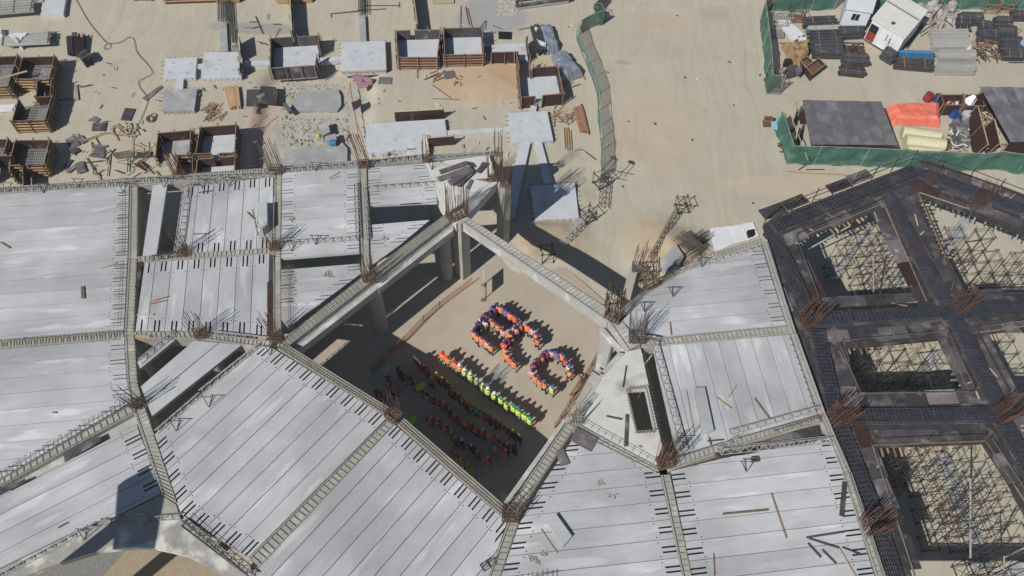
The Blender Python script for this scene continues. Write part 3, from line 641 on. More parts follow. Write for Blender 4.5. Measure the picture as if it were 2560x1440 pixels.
formbox([(1297, 173), (1393, 167), (1407, 233), (1303, 243)], 'formwork box with dark red panels above the square white base', walls='BRFL', wal='', gaps={'B': [(.38, 1)], 'F': [(0, .33), (.5, 1)]}, cap='timberred')
formbox([(1292, 130), (1322, 150), (1326, 176), (1300, 172)], 'narrow leaning formwork passage above the dark red box', pad=None, walls='RL', wal='', m='plygrey')

def panelwall(a, b, h, label, m='plybrown', lean=0., capm='timberpale'):
    p, q = P(*a), P(*b); d = (q - p).normalized(); o = Vector((-d.y, d.x, 0)) * (h * lean)
    T = thing('formwork_shutter', label, 'shutter', ((p.x + q.x) / 2, (p.y + q.y) / 2, 0)); n = max(1, round((q - p).length / 2.4)); w = Vector((-d.y, d.x, 0)) * .05
    for i in range(n):
        a_, b_ = p.lerp(q, i / n) + d * .01, p.lerp(q, (i + 1) / n) - d * .01; u = o + Vector((0, 0, h))
        part(MB().box8([a_, b_, b_ + w, a_ + w], [a_ + u, b_ + u, b_ + u + w, a_ + u + w]), 'panel', m, T)
    part(MB().bar(p + o + Vector((0, 0, h + .03)), q + o + Vector((0, 0, h + .03)), .1, .07), 'cap_timber', capm, T)
    for i in range(n + 1):
        k = p.lerp(q, i / n) + w * 3; part(MB().bar(k, k + o + Vector((0, 0, h + .1)), .08), 'stud', 'timberold', T)
panelwall((989, 304), (1110, 297), 1.3, 'dark red panel standing along the back of the L shaped white base')
panelwall((1071, 367), (1136, 362), 1.2, 'dark red panel standing in the notch of the L shaped white base')
panelwall((1071, 388), (1072, 348), .5, 'low board closing the leg of the L shaped white base', m='plydark')
panelwall((737, 108), (727, -40), 1.6, 'long black panel wall of a trench form above the rubble pit box', m='plydark')
panelwall((1046, 92), (1030, -30), 1.6, 'long black panel wall of a trench form above the orange boarded pair', m='plydark')
panelwall((608, 155), (604, 110), 1.4, 'pair of grey panels leaning beside the plain double base', m='plygrey')
panelwall((606, 196), (606, 168), 1.3, 'small dark panel at the lower corner of the plain double base', m='plydark')
panelwall((537, 195), (596, 190), .1, 'flat dark shutter on the plain double base', m='plydark')
panelwall((380, 0), (338, 0), 1.0, 'board at the top edge above the pale base', m='plydark')

def pad(pts, label, z=.4, m='pad', pins=True, edge=False, name='concrete_footing', cat='concrete footing', group=None):
    q = PL(pts, z); c = sum(q, Vector()) / len(q); T = thing(name, label, cat, (c.x, c.y, 0), group)
    part(MB().prism([p.xy for p in q], min(-.2, z - .3), z), 'slab', m, T)
    if pins:
        mb = MB()
        for a, b in zip(q, q[1:] + q[:1]):
            n = int((b - a).length / .55); o = Vector((0, 0, 0))
            for i in range(n):
                k = a.lerp(b, (i + .5) / n); d = (b - a).normalized(); out = Vector((d.y, -d.x, 0)); out = out if out.dot(k - c) > 0 else -out
                mb.bar(k + out * -.1 + Vector((0, 0, -.12)), k + out * .38 + Vector((0, 0, -.12)), .03)
        part(mb, 'dowels', 'steeldark', T, 'stuff')
        for i in range(4):
            k = c + Vector((.9 * (1 if i % 2 else -1), .7 * (1 if i < 2 else -1), z)); mb = MB()
            for s in range(10):
                a0, a1 = 2 * pi * s / 10, 2 * pi * (s + 1) / 10; k0 = Vector((k.x, k.y, z)); mb.bar(k0 + Vector((cos(a0), sin(a0), 0)) * .13, k0 + Vector((cos(a1), sin(a1), 0)) * .13, .03, .05)
            part(mb, 'sleeve_ring', 'steelgrey', T)
    if edge:
        a, b = q[1], q[2]; part(MB().bar(a + Vector((.06, 0, .02)), b + Vector((.06, 0, .02)), .08, .3), 'edge_board', 'timberold', T)
        a, b = q[3], q[2]; part(MB().bar(a + Vector((0, -.06, .02)), b + Vector((0, -.06, .02)), .08, .2), 'edge_board', 'timberpale', T)
    return T
pad([(413, 147), (493, 143), (488, 193), (408, 198)], 'square pale base with dowels, left of the plain double base')
pad([(510, 130), (603, 130), (606, 165), (603, 193), (503, 197)], 'plain pale base crossed by a shadow, left of the box above the pit', edge=True)
pad([(408, 225), (493, 220), (485, 275), (405, 278)], 'greyish square base with dowels standing alone below its twin', m='padgrey')
pad([(853, 105), (962, 102), (965, 175), (853, 180)], 'large white base with timber edging right of the box above the pit', edge=True)
pad([(913, 310), (1112, 297), (1118, 343), (1072, 347), (1075, 400), (985, 402), (917, 382)][:5] + [(1040, 388), (1040, 373), (970, 378), (970, 384), (946, 385), (945, 380), (917, 381)], 'L shaped white base reaching the building edge')
pad([(1270, 283), (1368, 277), (1383, 350), (1277, 358)], 'square white base where two ground beams fork')
pad([(1325, 465), (1437, 457), (1447, 543), (1338, 550)], 'white base lying half in the shadow of the building')
pad([(107, 0), (165, -6), (158, 36), (101, 36)], 'pale base at the top left beside the grey pipe rack', pins=False)
pad([(1018, 372), (1040, 371), (1038, 400), (1016, 400)], 'short pale stub of ground beam under the building edge', pins=False)
GB = 'ground beams between the bases'
def gbeam(pts, label, m='pad', z=.3): pad(pts, label, z, m, False, False, 'ground_beam', 'ground beam', GB)
gbeam([(493, 160), (510, 159), (510, 170), (493, 171)], 'short ground beam between the two twin bases')
gbeam([(606, 153), (677, 150), (678, 161), (606, 164)], 'ground beam from double base to the pit box')
gbeam([(790, 145), (853, 141), (853, 151), (790, 156)], 'ground beam from the pit box to the edged white base')
gbeam([(442, 198), (459, 197), (457, 224), (440, 225)], 'short vertical ground beam joining the two left bases')
gbeam([(1118, 326), (1276, 317), (1277, 328), (1118, 338)], 'ground beam from the L shaped base to the forked base')
gbeam([(1300, 357), (1326, 356), (1300, 476), (1286, 545), (1274, 545), (1280, 440)], 'left leg of the fork, running into the shadow')
gbeam([(1336, 355), (1354, 354), (1382, 458), (1362, 460)], 'right leg of the fork leading to the half shaded base')
gbeam([(1326, 240), (1345, 240), (1340, 280), (1326, 281)], 'short ground beam under the dark red box')
gbeam([(897, 38), (913, 38), (916, 103), (899, 103)], 'grey ground beam with open rebar at its far end', m='padgrey')
gbeam([(548, 55), (566, 55), (570, 128), (550, 128)], 'grey ground beam below the long rebar cage', m='padgrey')
gbeam([(1205, 104), (1228, 103), (1228, 116), (1207, 118)], 'stub of ground beam beside the orange boarded pair')
# pit blinding slabs
for pts, lb in (([(738, 232), (760, 228), (845, 223), (852, 240), (853, 262), (843, 277), (790, 274), (728, 279), (730, 255)], 'grey blinding slab in the upper half of the rubble pit'),
                ([(712, 378), (770, 366), (855, 356), (868, 370), (868, 402), (800, 408), (703, 412)], 'grey blinding slab in the lower half of the rubble pit')):
    pad(pts, lb, -.5, 'padgrey', False, name='blinding_slab', cat='slab')

def cage(a, b, w, h, label, m='steeldark', n=5, z=.15, cross=.3, name='rebar_cage', group=None, th=.035):
    p, q = P(*a), P(*b); d = (q - p).normalized(); s = Vector((-d.y, d.x, 0)) * w / 2; T = thing(name, label, 'rebar cage', tuple((p + q) / 2), group)
    for zz in (z, z + h):
        for i in range(n):
            o = s * (-1 + 2 * i / (n - 1)) + Vector((0, 0, zz)); part(MB().bar(p + o, q + o + d * U(-.3, .3), th), 'bar', m, T)
    mb = MB(); L = (q - p).length; k = int(L / cross)
    for i in range(k + 1):
        c = p + d * (i * cross); A = [c - s + Vector((0, 0, z)), c + s + Vector((0, 0, z)), c + s + Vector((0, 0, z + h)), c - s + Vector((0, 0, z + h))]
        for u, v in zip(A, A[1:] + A[:1]): mb.bar(u, v, th * .8)
    part(mb, 'ties', m, T, 'stuff'); return T
cage((558, -20), (560, 62), .9, .6, 'dark rebar cage in the open ground beam at the top left')
cage((906, -25), (906, 42), .7, .5, 'dark rebar cage of the middle ground beam at the top')
cage((575, 10), (582, 110), .3, .3, 'loose narrow cage lying beside the open ground beam', n=3)

# racks and bundles of bars and timber
def bundle(c4, z, mat_, label, name='timber_pile', cat='pile', n=12, rows=1, pname='board', hb=.08, wf=.85, group=None, jit=.1, across=None, m2=None, round_=False, z0=0.02):
    """c4: start-left, end-left, end-right, start-right pixels; pieces run start -> end"""
    q = PL(c4, z); c = sum(q, Vector()) / 4; T = thing(name, label, cat, (c.x, c.y, 0), group); W = (q[3] - q[0]).length / n
    for r_ in range(rows):
        for i in range(n):
            f = (i + .5) / n; a = q[0].lerp(q[3], f); b = q[1].lerp(q[2], f); d = (b - a).normalized(); a = a + d * U(-jit, jit) * 2; b = b + d * U(-jit, jit) * 2; zz = z0 + hb / 2 + hb * r_ + U(0, .015)
            if W < .03: continue
            m_ = m2 if (m2 and R() < .3) else mat_
            mb = MB()
            if round_: mb.tube((a.x, a.y, zz), (b.x, b.y, zz), W * wf / 2, 6)
            else: mb.bar((a.x, a.y, zz), (b.x, b.y, zz + U(-.01, .02)), W * wf, hb * .95)
            part(mb, pname, m_, T)
    for f in across or ():
        a = q[0].lerp(q[1], f); b = q[3].lerp(q[2], f); zz = z0 + hb * rows + .03; part(MB().bar((a.x, a.y, zz), (b.x, b.y, zz), .07), 'strap', 'timberold', T)
    return T
bundle([(562, 222), (575, 272), (603, 270), (598, 220)], 0, 'timber', 'neat pile of yellow timber left of the dark shutters', n=9, rows=3)
bundle([(1434, 275), (1448, 328), (1472, 334), (1455, 264)], 0, 'timberred', 'neat pile of reddish boards below the grey plastic stack', n=9, rows=2, m2='timberold')
bundle([(1407, 322), (1410, 377), (1432, 377), (1428, 323)], 0, 'timber', 'four straight battens laid apart beside the forked base', n=4, wf=.3, rows=1, name='batten_set', pname='batten')
bundle([(0, 18), (0, 48), (92, 38), (98, 12)][:0] or [(-30, 22), (98, 14), (92, 46), (-30, 56)], 0, 'steelgrey', 'grey pipe rack at the top left edge', n=5, rows=1, wf=.55, name='pipe_rack', cat='pipe rack', pname='pipe', hb=.35, z0=.7, across=(.3, .6, .95))
bundle([(14, 105), (132, 92), (128, 122), (12, 128)], 0, 'steelgrey', 'flat stack of grey pipes under a torn plastic sheet', n=12, rows=2, name='pipe_stack', cat='pipe stack', pname='pipe', round_=True, hb=.12, z0=.5, across=(.02, .98))
bundle([(30, 92), (140, 80), (138, 96), (28, 102)], 0, 'tubegrey', 'narrow bundle of grey tubes behind the plastic covered stack', n=5, rows=2, name='tube_bundle', cat='bundle', pname='tube', round_=True, hb=.14)
bundle([(168, 97), (172, 140), (186, 140), (183, 98)], 0, 'tubedark', 'upright dark bundle of tubes with a shovel shaped plate', n=7, rows=3, name='tube_bundle', cat='bundle', pname='tube', round_=True, hb=.12)
bundle([(196, 100), (192, 140), (212, 142), (216, 98)], 0, 'scaff', 'tangled heap of rusty bars left of the blue basket', n=12, rows=4, name='bar_heap', cat='bar heap', pname='bar', jit=.3, wf=.4, hb=.14)
bundle([(202, 152), (215, 169), (236, 156), (222, 138)], 0, 'bluebar', 'dark blue steel basket casting a shadow beside the bars', n=7, rows=4, name='steel_basket', cat='basket', pname='bar', hb=.22, wf=.5, across=(.2, .8))
bundle([(-20, 266), (40, 264), (38, 280), (-20, 282)], 0, 'white', 'stack of white sheets cut by the left edge', n=4, rows=2, name='sheet_stack', cat='stack', pname='sheet')
bundle([(229, 364), (243, 362), (264, 360), (252, 396)][:0] or [(233, 362), (266, 364), (254, 398), (228, 394)], 0, 'plygrey', 'slatted grey pallet lying below the scattered shutters', n=6, rows=1, name='pallet', cat='pallet', pname='slat', wf=.6, hb=.14)
def sheets(lst, label, m='plygrey', name='plywood_sheet', cat='plywood sheet', group=None):
    for k, (pts, mm) in enumerate(lst):
        z = .03 + .05 * k; q = PL(pts, z); mb = qp(q, z - .03 + .01, z + .02)
        solo(mb, name, mm, label if isinstance(label, str) else label[k], cat, group)
sheets([([(219, 302), (236, 290), (250, 298), (243, 307), (230, 309)][:4], 'plygrey'), ([(232, 308), (266, 306), (262, 327), (229, 327)], 'plydark')],
       ['upper of two overlapping grey sheets above the scattered sticks', 'lower dark sheet of the pair above the scattered sticks'])
sheets([([(162, 351), (183, 338), (200, 362), (176, 371)], 'plygrey'), ([(186, 345), (203, 337), (218, 352), (204, 360)], 'plygrey'), ([(170, 369), (188, 368), (199, 377), (181, 387)], 'plydark')],
       ['largest of three shutters right of the lower left box', 'right one of three shutters near the lower left box', 'dark bottom one of three shutters near the lower left box'])
sheets([([(156, 419), (174, 398), (183, 401), (168, 422)], 'plydark'), ([(163, 430), (190, 408), (197, 413), (172, 433)], 'plygrey'), ([(188, 409), (206, 402), (216, 428), (194, 435)], 'plygrey')],
       ['small dark sheet leaning at the left of the lowest group', 'long narrow grey sheet in the lowest group', 'square grey sheet in the lowest group near the building'])
sheets([([(301, 300), (313, 270), (338, 272), (326, 302)], 'plydark')], 'torn dark sheet with white flecks above the stick heap')
sheets([([(336, 412), (351, 399), (373, 415), (362, 427)], 'plybrown')], 'brown diamond shaped sheet just above the building edge')
sheets([([(355, 246), (402, 213), (407, 219), (367, 252)], 'plygrey')], 'long grey board lying on the cable')
sheets([([(292, 381), (335, 374), (334, 394), (292, 398)], 'timberold'), ([(341, 380), (378, 378), (376, 393), (341, 395)], 'plydark')], ['weathered board pile sheet left above the building edge', 'dark board beside the leaning timber bars'])
sheets([([(617, 224), (648, 223), (645, 264), (615, 266)], 'plydark'), ([(652, 215), (690, 218), (688, 262), (642, 257)], 'plydark'), ([(640, 240), (660, 232), (663, 238), (648, 248)], 'plygrey')],
       ['left one of the two big dark shutters left of the pit', 'right big dark shutter left of the pit', 'small grey offcut lying on the two big dark shutters'])
sheets([([(676, 232), (692, 228), (690, 258), (672, 260)], 'plypink')], 'pink edged sheet under the big dark shutters')
sheets([([(947, 193), (980, 193), (979, 210), (945, 210)], 'plygrey')], 'lone grey sheet below the edged white base')
sheets([([(879, 188), (898, 185), (908, 204), (884, 205)], 'plypink'), ([(900, 190), (928, 194), (931, 204), (920, 212), (905, 205)][:4], 'plypink'), ([(890, 208), (914, 205), (921, 217), (897, 222)], 'plypink'), ([(878, 256), (903, 248), (904, 264), (884, 277)], 'plybrown')],
       ['pale pink sheet at the left of the pink heap', 'magenta sheet at the right of the pink heap', 'lowest pink sheet beside the orange tape', 'dark folded sheet beside the orange tape'])
sheets([([(1108, 180), (1134, 176), (1140, 193), (1112, 198)], 'plygrey')], 'small grey sheet among short sticks below the orange boarded pair')
sheets([([(1258, 246), (1266, 239), (1288, 250), (1279, 260)], 'plydark')], 'small dark sheet on the orange sand')
sheets([([(1246, 79), (1279, 80), (1278, 98), (1246, 97)], 'black'), ([(1227, 123), (1256, 118), (1259, 131), (1231, 135)], 'plydark')], ['black crate lid lying on the pale base near the plastic stack', 'dark lid tilted on the edge of the pale base'])
sheets([([(580, 113), (600, 112), (599, 128), (581, 128)], 'plygrey')], 'small grey sheet above the plain double base')
sheets([([(497, 372), (0, 0), (0, 0), (0, 0)], 'plygrey')][:0], 'x')
sheets([([(180, 81), (190, 80), (188, 93), (178, 94)], 'steeldark')], 'small dark square plate above the tube bundle')
def sticks(lst, label, m='timberold', w=.075, name='timber_batten', cat='batten', group=None, z=.05, h=None):
    for i, s in enumerate(lst):
        a, b = P(s[0], s[1], z), P(s[2], s[3], z); mb = MB().bar(a, b + Vector((0, 0, U(0, .04))), w * U(.8, 1.2), h or .06)
        solo(mb, name, m if isinstance(m, str) else m[i % len(m)], label if isinstance(label, str) else label[i], cat, group)
def strew(x0, y0, x1, y1, n, label, group, m=('timberold',), L=(.5, 1.5), w=.07, ang=None, name='timber_batten', cat='batten', z=.04):
    for i in range(n):
        c = P(U(x0, x1), U(y0, y1), z + U(0, .1)); a = U(0, pi) if ang is None else radians(ang) + U(-.5, .5); l = U(*L) / 2; d = Vector((cos(a), sin(a), 0)) * l
        solo(MB().bar(c - d, c + d + Vector((0, 0, U(-.02, .05))), w, .06), name, R_choice(m), label, cat, group)
def R_choice(m): return m[int(R() * len(m)) % len(m)]
strew(274, 312, 345, 345, 26, 'short pale stick in the scattered heap above the shutters', 'sticks in the scattered heap', ('timber', 'timberold', 'timberpale'), (.5, 1.5))
strew(515, 262, 560, 298, 26, 'short brown stick in the heap left of the yellow timber', 'sticks in the brown heap', ('timberold', 'timber'), (.6, 1.9), ang=60)
strew(1385, 272, 1432, 305, 22, 'short stick in the heap left of the reddish boards', 'sticks in the heap by the reddish boards', ('timberold', 'timber'), (.6, 1.6))
strew(1075, 178, 1112, 205, 8, 'short stick on the sand below the orange boarded pair', 'sticks below the orange boarded pair', ('timberold',), (.6, 1.6), ang=55)
strew(1130, 195, 1155, 212, 6, 'tiny stick below the small grey sheet', 'sticks below the small grey sheet', ('timberred',), (.3, .6))
strew(225, 385, 400, 445, 22, 'dark stick strewn between the shutters and the building edge', 'dark sticks strewn above the building edge', ('timberold', 'steeldark'), (.5, 2.2), w=.08)
strew(330, 362, 400, 380, 8, 'pale stick near the leaning timber bars', 'pale sticks near the leaning bars', ('timber', 'timberpale'), (.5, 1.3))
strew(560, 20, 700, 110, 9, 'thin dark rod strewn on the sand around the top trench', 'rods strewn near the top trench', ('steeldark', 'timberold'), (.4, 1.4), w=.05)
strew(1195, 55, 1245, 75, 3, 'thin rod below the top right rubble', 'rods below the rubble', ('steeldark',), (.8, 1.6), w=.05)
sticks([(277, 383, 268, 440), (288, 372, 265, 400), (238, 344, 250, 366), (228, 355, 232, 372), (230, 420, 242, 412), (237, 437, 262, 424)], 'dark batten lying beside the slatted pallet', ('timberold', 'steeldark'), group='battens by the slatted pallet')
sticks([(215, 348, 262, 330), (218, 351, 270, 332)], 'one of two long pale battens touching the three shutters', 'timberpale', group='two long pale battens')
sticks([(638, 258, 637, 283)], 'single batten beneath the big dark shutters'); sticks([(628, 322, 671, 287)], 'long thin rod at the corner of the white floored box')
sticks([(137, 250, 186, 247), (182, 215, 200, 214), (200, 218, 230, 212)], 'grey bar at the edge of the left box shadow', 'steeldark', group='grey bars near the left boxes')
sticks([(187, 212, 190, 250), (191, 212, 195, 250)], 'one of two bent channel bars right of the upper left boxes', 'steelgrey', .12, 'steel_channel', 'steel channel', 'two channel bars')
sticks([(1004, 0, 1005, 52)][:0] + [(1152, 14, 1150, 70)], 'thin dark rod at the top beside two reddish ones', 'steeldark', .05)
sticks([(1163, 16, 1172, 62), (1168, 20, 1180, 70)], 'one of two reddish rods near the top rubble', 'timberred', .06, group='two reddish rods')
sticks([(638, 40, 656, 84), (590, 75, 590, 112), (688, 92, 700, 70), (912, 14, 997, 14), (997, 5, 997, 18), (828, 34, 895, 28), (826, 34, 827, 44), (893, 26, 965, 22)], 'loose dark rod near the top ground beams', 'steeldark', .05, 'steel_rod', 'rod', 'loose rods at the top')
sticks([(1080, 212, 1126, 245), (1080, 246, 1146, 249), (1255, 224, 1258, 256), (1040, 130, 1043, 196), (1118, 132, 1118, 165)], ['thin red rod slanting over the sand', 'thin red rod lying level on the sand', 'upright rod by the small dark sheet', 'batten crossing the front of the left orange boarded box', 'batten crossing the front of the right orange boarded box'], 'timberred', .06)
sticks([(0, 196, 68, 178)], 'long pale plank across the left edge formwork box', 'timberpale', .2, z=1.65)
sticks([(1385, 272, 1392, 261), (1297, 74, 1360, 62)], ['short dark stick at the foot of the dark red box', 'thin rod above the plastic wrapped stack'], 'timberold', .06)
T = None
for i, (xa, ya) in enumerate([(412, 391), (418, 390), (424, 388), (431, 386), (440, 378)]):
    a = P(xa, ya + 48, .1); b = P(xa - 2, ya, 0); solo(MB().bar(P(xa + 20, ya + 52, .1), P(xa, ya - 4, 1.4), .08), 'timber_batten', 'timberred' if i % 2 else 'timberpale', 'one of the long battens leaning on the half shaded box', 'batten', 'battens leaning on the half shaded box')
# rebar racks along the top edge
for (x0, x1, lb) in ((412, 540, 'stack of timber frames cut by the top edge, leftmost'), (690, 780, 'stack of timber frames cut by the top edge, right of the black wall'), (545, 600, 'small stack of timber frames by the long rebar cage')):
    bundle([(x0, -14), (x1, -18), (x1, 8), (x0, 12)], 0, 'timber', lb, name='timber_frame_stack', cat='frame stack', n=5, rows=3, wf=.45, m2='plybrown', hb=.2, across=(.1, .4, .7, .95))
bundle([(1290, 2), (1425, -12), (1424, 8), (1294, 26)], 0, 'plydark', 'dark steel beam rack at the top edge right of the rubble', name='beam_rack', cat='rack', n=4, rows=2, wf=.5, hb=.25, across=(.08, .38, .68, .96), m2='steelgrey')
bundle([(1085, -4), (1132, -4), (1132, 9), (1082, 10)], 0, 'timberpale', 'pale board lying at the top edge', name='board', cat='board', n=1, wf=1, pname='board')
# plastic wrapped stacks
def wrapped(pts, h, label, m, bumps=.15, name='wrapped_stack', cat='wrapped stack', n=10):
    q = PL(pts, 0); mb = MB(); V = []; 
    for j in range(n + 1):
        for i in range(n + 1):
            u, v = i / n, j / n; p = q[0].lerp(q[1], u).lerp(q[3].lerp(q[2], u), v); e = min(u, 1 - u, v, 1 - v); z = h * min(1, (e / .12) ** .5) if e > 0 else 0
            V.append((p.x + U(-.06, .06), p.y + U(-.06, .06), max(0, z + (noise.noise(p * 1.3) * bumps if e > 0 else 0))))
    f = [(j * (n + 1) + i, j * (n + 1) + i + 1, (j + 1) * (n + 1) + i + 1, (j + 1) * (n + 1) + i) for j in range(n) for i in range(n)]
    mb.raw(V, f); return solo(mb, name, m, label, cat)
wrapped([(1346, 72), (1376, 66), (1400, 130), (1366, 138)], .8, 'long stack wrapped in grey plastic beside the dark slatted one', 'plasticgrey')
bundle([(1326, 78), (1344, 72), (1366, 138), (1340, 140)][:0] or [(1326, 76), (1342, 138), (1366, 134), (1346, 72)], 0, 'tubedark', 'dark slatted stack with torn white plastic on top', n=9, rows=5, name='slat_stack', cat='stack', pname='slat', hb=.13)
wrapped([(1378, 142), (1412, 134), (1458, 192), (1398, 214)], .9, 'big rounded stack under glossy grey plastic', 'plasticgrey', .25)
wrapped([(1334, 80), (1345, 80), (1347, 94), (1335, 92)], .75, 'small white plastic rag on the dark slatted stack', 'plastic', .3, 'plastic_rag', 'plastic rag', 6)
wrapped([(1337, 108), (1360, 112), (1368, 132), (1350, 128)], .75, 'crumpled white plastic sheet on the dark slatted stack', 'plastic', .5, 'plastic_sheet', 'plastic sheet', 8)
wrapped([(20, 98), (86, 98), (62, 112), (58, 128)], .95, 'torn white plastic sheet over the grey pipe stack', 'plastic', .3, 'plastic_sheet', 'plastic sheet', 9)
wrapped([(-14, 76), (12, 78), (14, 94), (-14, 96)], .5, 'crumpled white plastic at the left edge', 'plastic', .4, 'plastic_sheet', 'plastic sheet', 6)
sticks([(1430, 152, 1462, 198), (1425, 218, 1450, 210)], ['dark bar along the edge of the rounded plastic stack', 'pale bar below the rounded plastic stack'], 'timberold', .12)
strew(0, 120, 640, 440, 60, 'tiny scrap scattered over the sandy work area', 'tiny scraps on the work area', ('timberold', 'steeldark', 'plygrey', 'timberpale'), (.15, .6), w=.06, name='scrap', cat='scrap')
strew(900, 180, 1460, 390, 45, 'tiny scrap scattered near the white bases', 'tiny scraps near the white bases', ('timberold', 'steeldark', 'white', 'timberpale'), (.15, .6), w=.06, name='scrap', cat='scrap')
strew(1500, 0, 1900, 560, 16, 'tiny scrap on the open sandy road', 'tiny scraps on the road', ('white', 'steeldark'), (.1, .35), w=.1, name='scrap', cat='scrap')
# cables and hoses
def hose(pts, label, r=.03, m='cable', name='cable', cat='cable'):
    pl = PL(pts, .04); n = len(pl); out = []
    for i in range(n - 1):
        p0, p1, p2, p3 = pl[max(i - 1, 0)], pl[i], pl[i + 1], pl[min(i + 2, n - 1)]
        for s in range(6):
            t = s / 6; out.append(.5 * ((2 * p1) + (p2 - p0) * t + (2 * p0 - 5 * p1 + 4 * p2 - p3) * t * t + (3 * p1 - p0 - 3 * p2 + p3) * t ** 3))
    out.append(pl[-1]); mb = MB().path(out, r, 5); return solo(mb, name, m, label, cat)
hose([(188, -4), (222, 55), (262, 103), (275, 110), (274, 120), (264, 123), (260, 117), (270, 109), (300, 106), (320, 94), (334, 98), (342, 130), (368, 160), (380, 182), (362, 194), (346, 204), (350, 220), (366, 240), (369, 253), (352, 298), (334, 332), (332, 380), (320, 398), (295, 402)], 'long thin cable winding down the sand past the grey board', .028)
hose([(368 + 8 + (7 + (i % 5) * .9) * cos(i * 1.1) + (2 if i > 20 else 0), 297 + (5.5 + (i % 5) * .7) * sin(i * 1.1)) for i in range(30)] + [(389, 296), (391, 288), (384, 284), (376, 287)], 'coiled hose lying near the greyish square base', .05, 'cable', 'hose_coil', 'hose')
hose([(290, 405), (320, 412), (335, 425), (318, 440)], 'thin loose wire near the brown diamond sheet', .025)
hose([(875, 208), (878, 235), (884, 270), (890, 300), (896, 345)], 'orange warning tape along the right rim of the pit', .05, 'orangepost', 'warning_tape', 'tape')
solo(MB().tube(P(826, 357, -.2), P(840, 357, -.2), .32, 12), 'drum', 'bluepipe', 'blue drum lying in the rubble pit', 'drum')
hose([(795, 325), (793, 335), (796, 343), (793, 350)], 'lime green rag in the rubble pit', .08, mat('limerag', (.55, .8, .05)), 'rag', 'rag')
hose([(1418, 68), (1424, 64), (1436, 64)], 'lime strap tied to the end of the net fence', .07, 'limerag', 'strap', 'strap')
hose([(765, 327), (778, 320), (748, 318)][:2], 'dark stick lying in the rubble pit', .06, 'timberold', 'stick', 'stick')
# rubble
def rubble(x0, y0, x1, y1, n, r0, r1, m='rubble', seed=1, z=0.0, follow=True):
    mb = MB(); rr = random.Random(seed)
    for i in range(n):
        p = P(rr.uniform(x0, x1), rr.uniform(y0, y1)); r = rr.uniform(r0, r1) * rr.uniform(.5, 1); zz = gz(p.x, p.y) if follow else z
        base = [Vector((cos(2 * pi * k / 5 + rr.uniform(-.4, .4)) * r * rr.uniform(.7, 1.2), sin(2 * pi * k / 5) * r * rr.uniform(.6, 1.1), 0)) for k in range(5)]
        top = Vector((rr.uniform(-.2, .2) * r, rr.uniform(-.2, .2) * r, r * rr.uniform(.2, .55))); c = Vector((p.x, p.y, zz - .03))
        mb.raw([c + b for b in base] + [c + b * .6 + Vector((0, 0, top.z)) for b in base], [(0, 1, 6, 5), (1, 2, 7, 6), (2, 3, 8, 7), (3, 4, 9, 8), (4, 0, 5, 9), (5, 6, 7, 8, 9)])
    return mb
mb = rubble(700, 282, 865, 352, 900, .04, .2, seed=2); mbx = rubble(704, 284, 862, 350, 60, .2, .4, seed=12); mb.raw(mbx.v, mbx.f); mb2 = rubble(700, 196, 870, 226, 500, .04, .2, seed=3); i0 = len(mb.v); mb.raw(mb2.v, mb2.f)
mb2 = rubble(698, 225, 732, 300, 260, .05, .22, seed=4); mb.raw(mb2.v, mb2.f); mb2 = rubble(852, 220, 872, 360, 200, .04, .16, seed=5); mb.raw(mb2.v, mb2.f)
tag(link('rubble', mb.mesh('rubble', 'rubble')), kind='stuff')
mb = rubble(1245, 0, 1290, 40, 160, .06, .28, seed=6); mb2 = rubble(1185, 0, 1260, 60, 80, .03, .14, seed=7); mb.raw(mb2.v, mb2.f); tag(link('rubble', mb.mesh('rubble', 'rubble')), kind='stuff')
mb = rubble(0, 130, 640, 440, 500, .02, .09, seed=8); mb2 = rubble(900, 180, 1480, 390, 400, .02, .09, seed=9); mb.raw(mb2.v, mb2.f); mb2 = rubble(1500, 0, 1900, 520, 120, .02, .1, seed=10); mb.raw(mb2.v, mb2.f)
tag(link('pebbles', mb.mesh('pebbles', 'rubble')), kind='stuff')
for pts, lb in (([(795, 312), (818, 305), (826, 330), (806, 340)], 'flat broken concrete slab in the rubble pit'), ([(812, 342), (838, 334), (842, 350), (816, 354)], 'broken concrete lump near the blue drum')):
    q = PL(pts, .0); solo(qp(q, -.45, .05), 'concrete_fragment', 'padgrey', lb, 'concrete fragment')
q = PL([(707, 258), (714, 256), (730, 276), (722, 279)], .1); solo(qp(q, -.3, .12), 'board', 'plygrey', 'pale board sliding into the left side of the pit', 'board')
# cages standing at the pit edges
0 and cage((666, 358), (700, 412), .9, .9, 'dark rebar cage lying at the left edge of the pit', n=7, m='scaff', z=1.0, th=.045)
0 and cage((893, 330), (902, 400), .9, .6, 'rust coloured rebar cage reaching down to the deck edge', n=6, m='rustred', z=2.0)
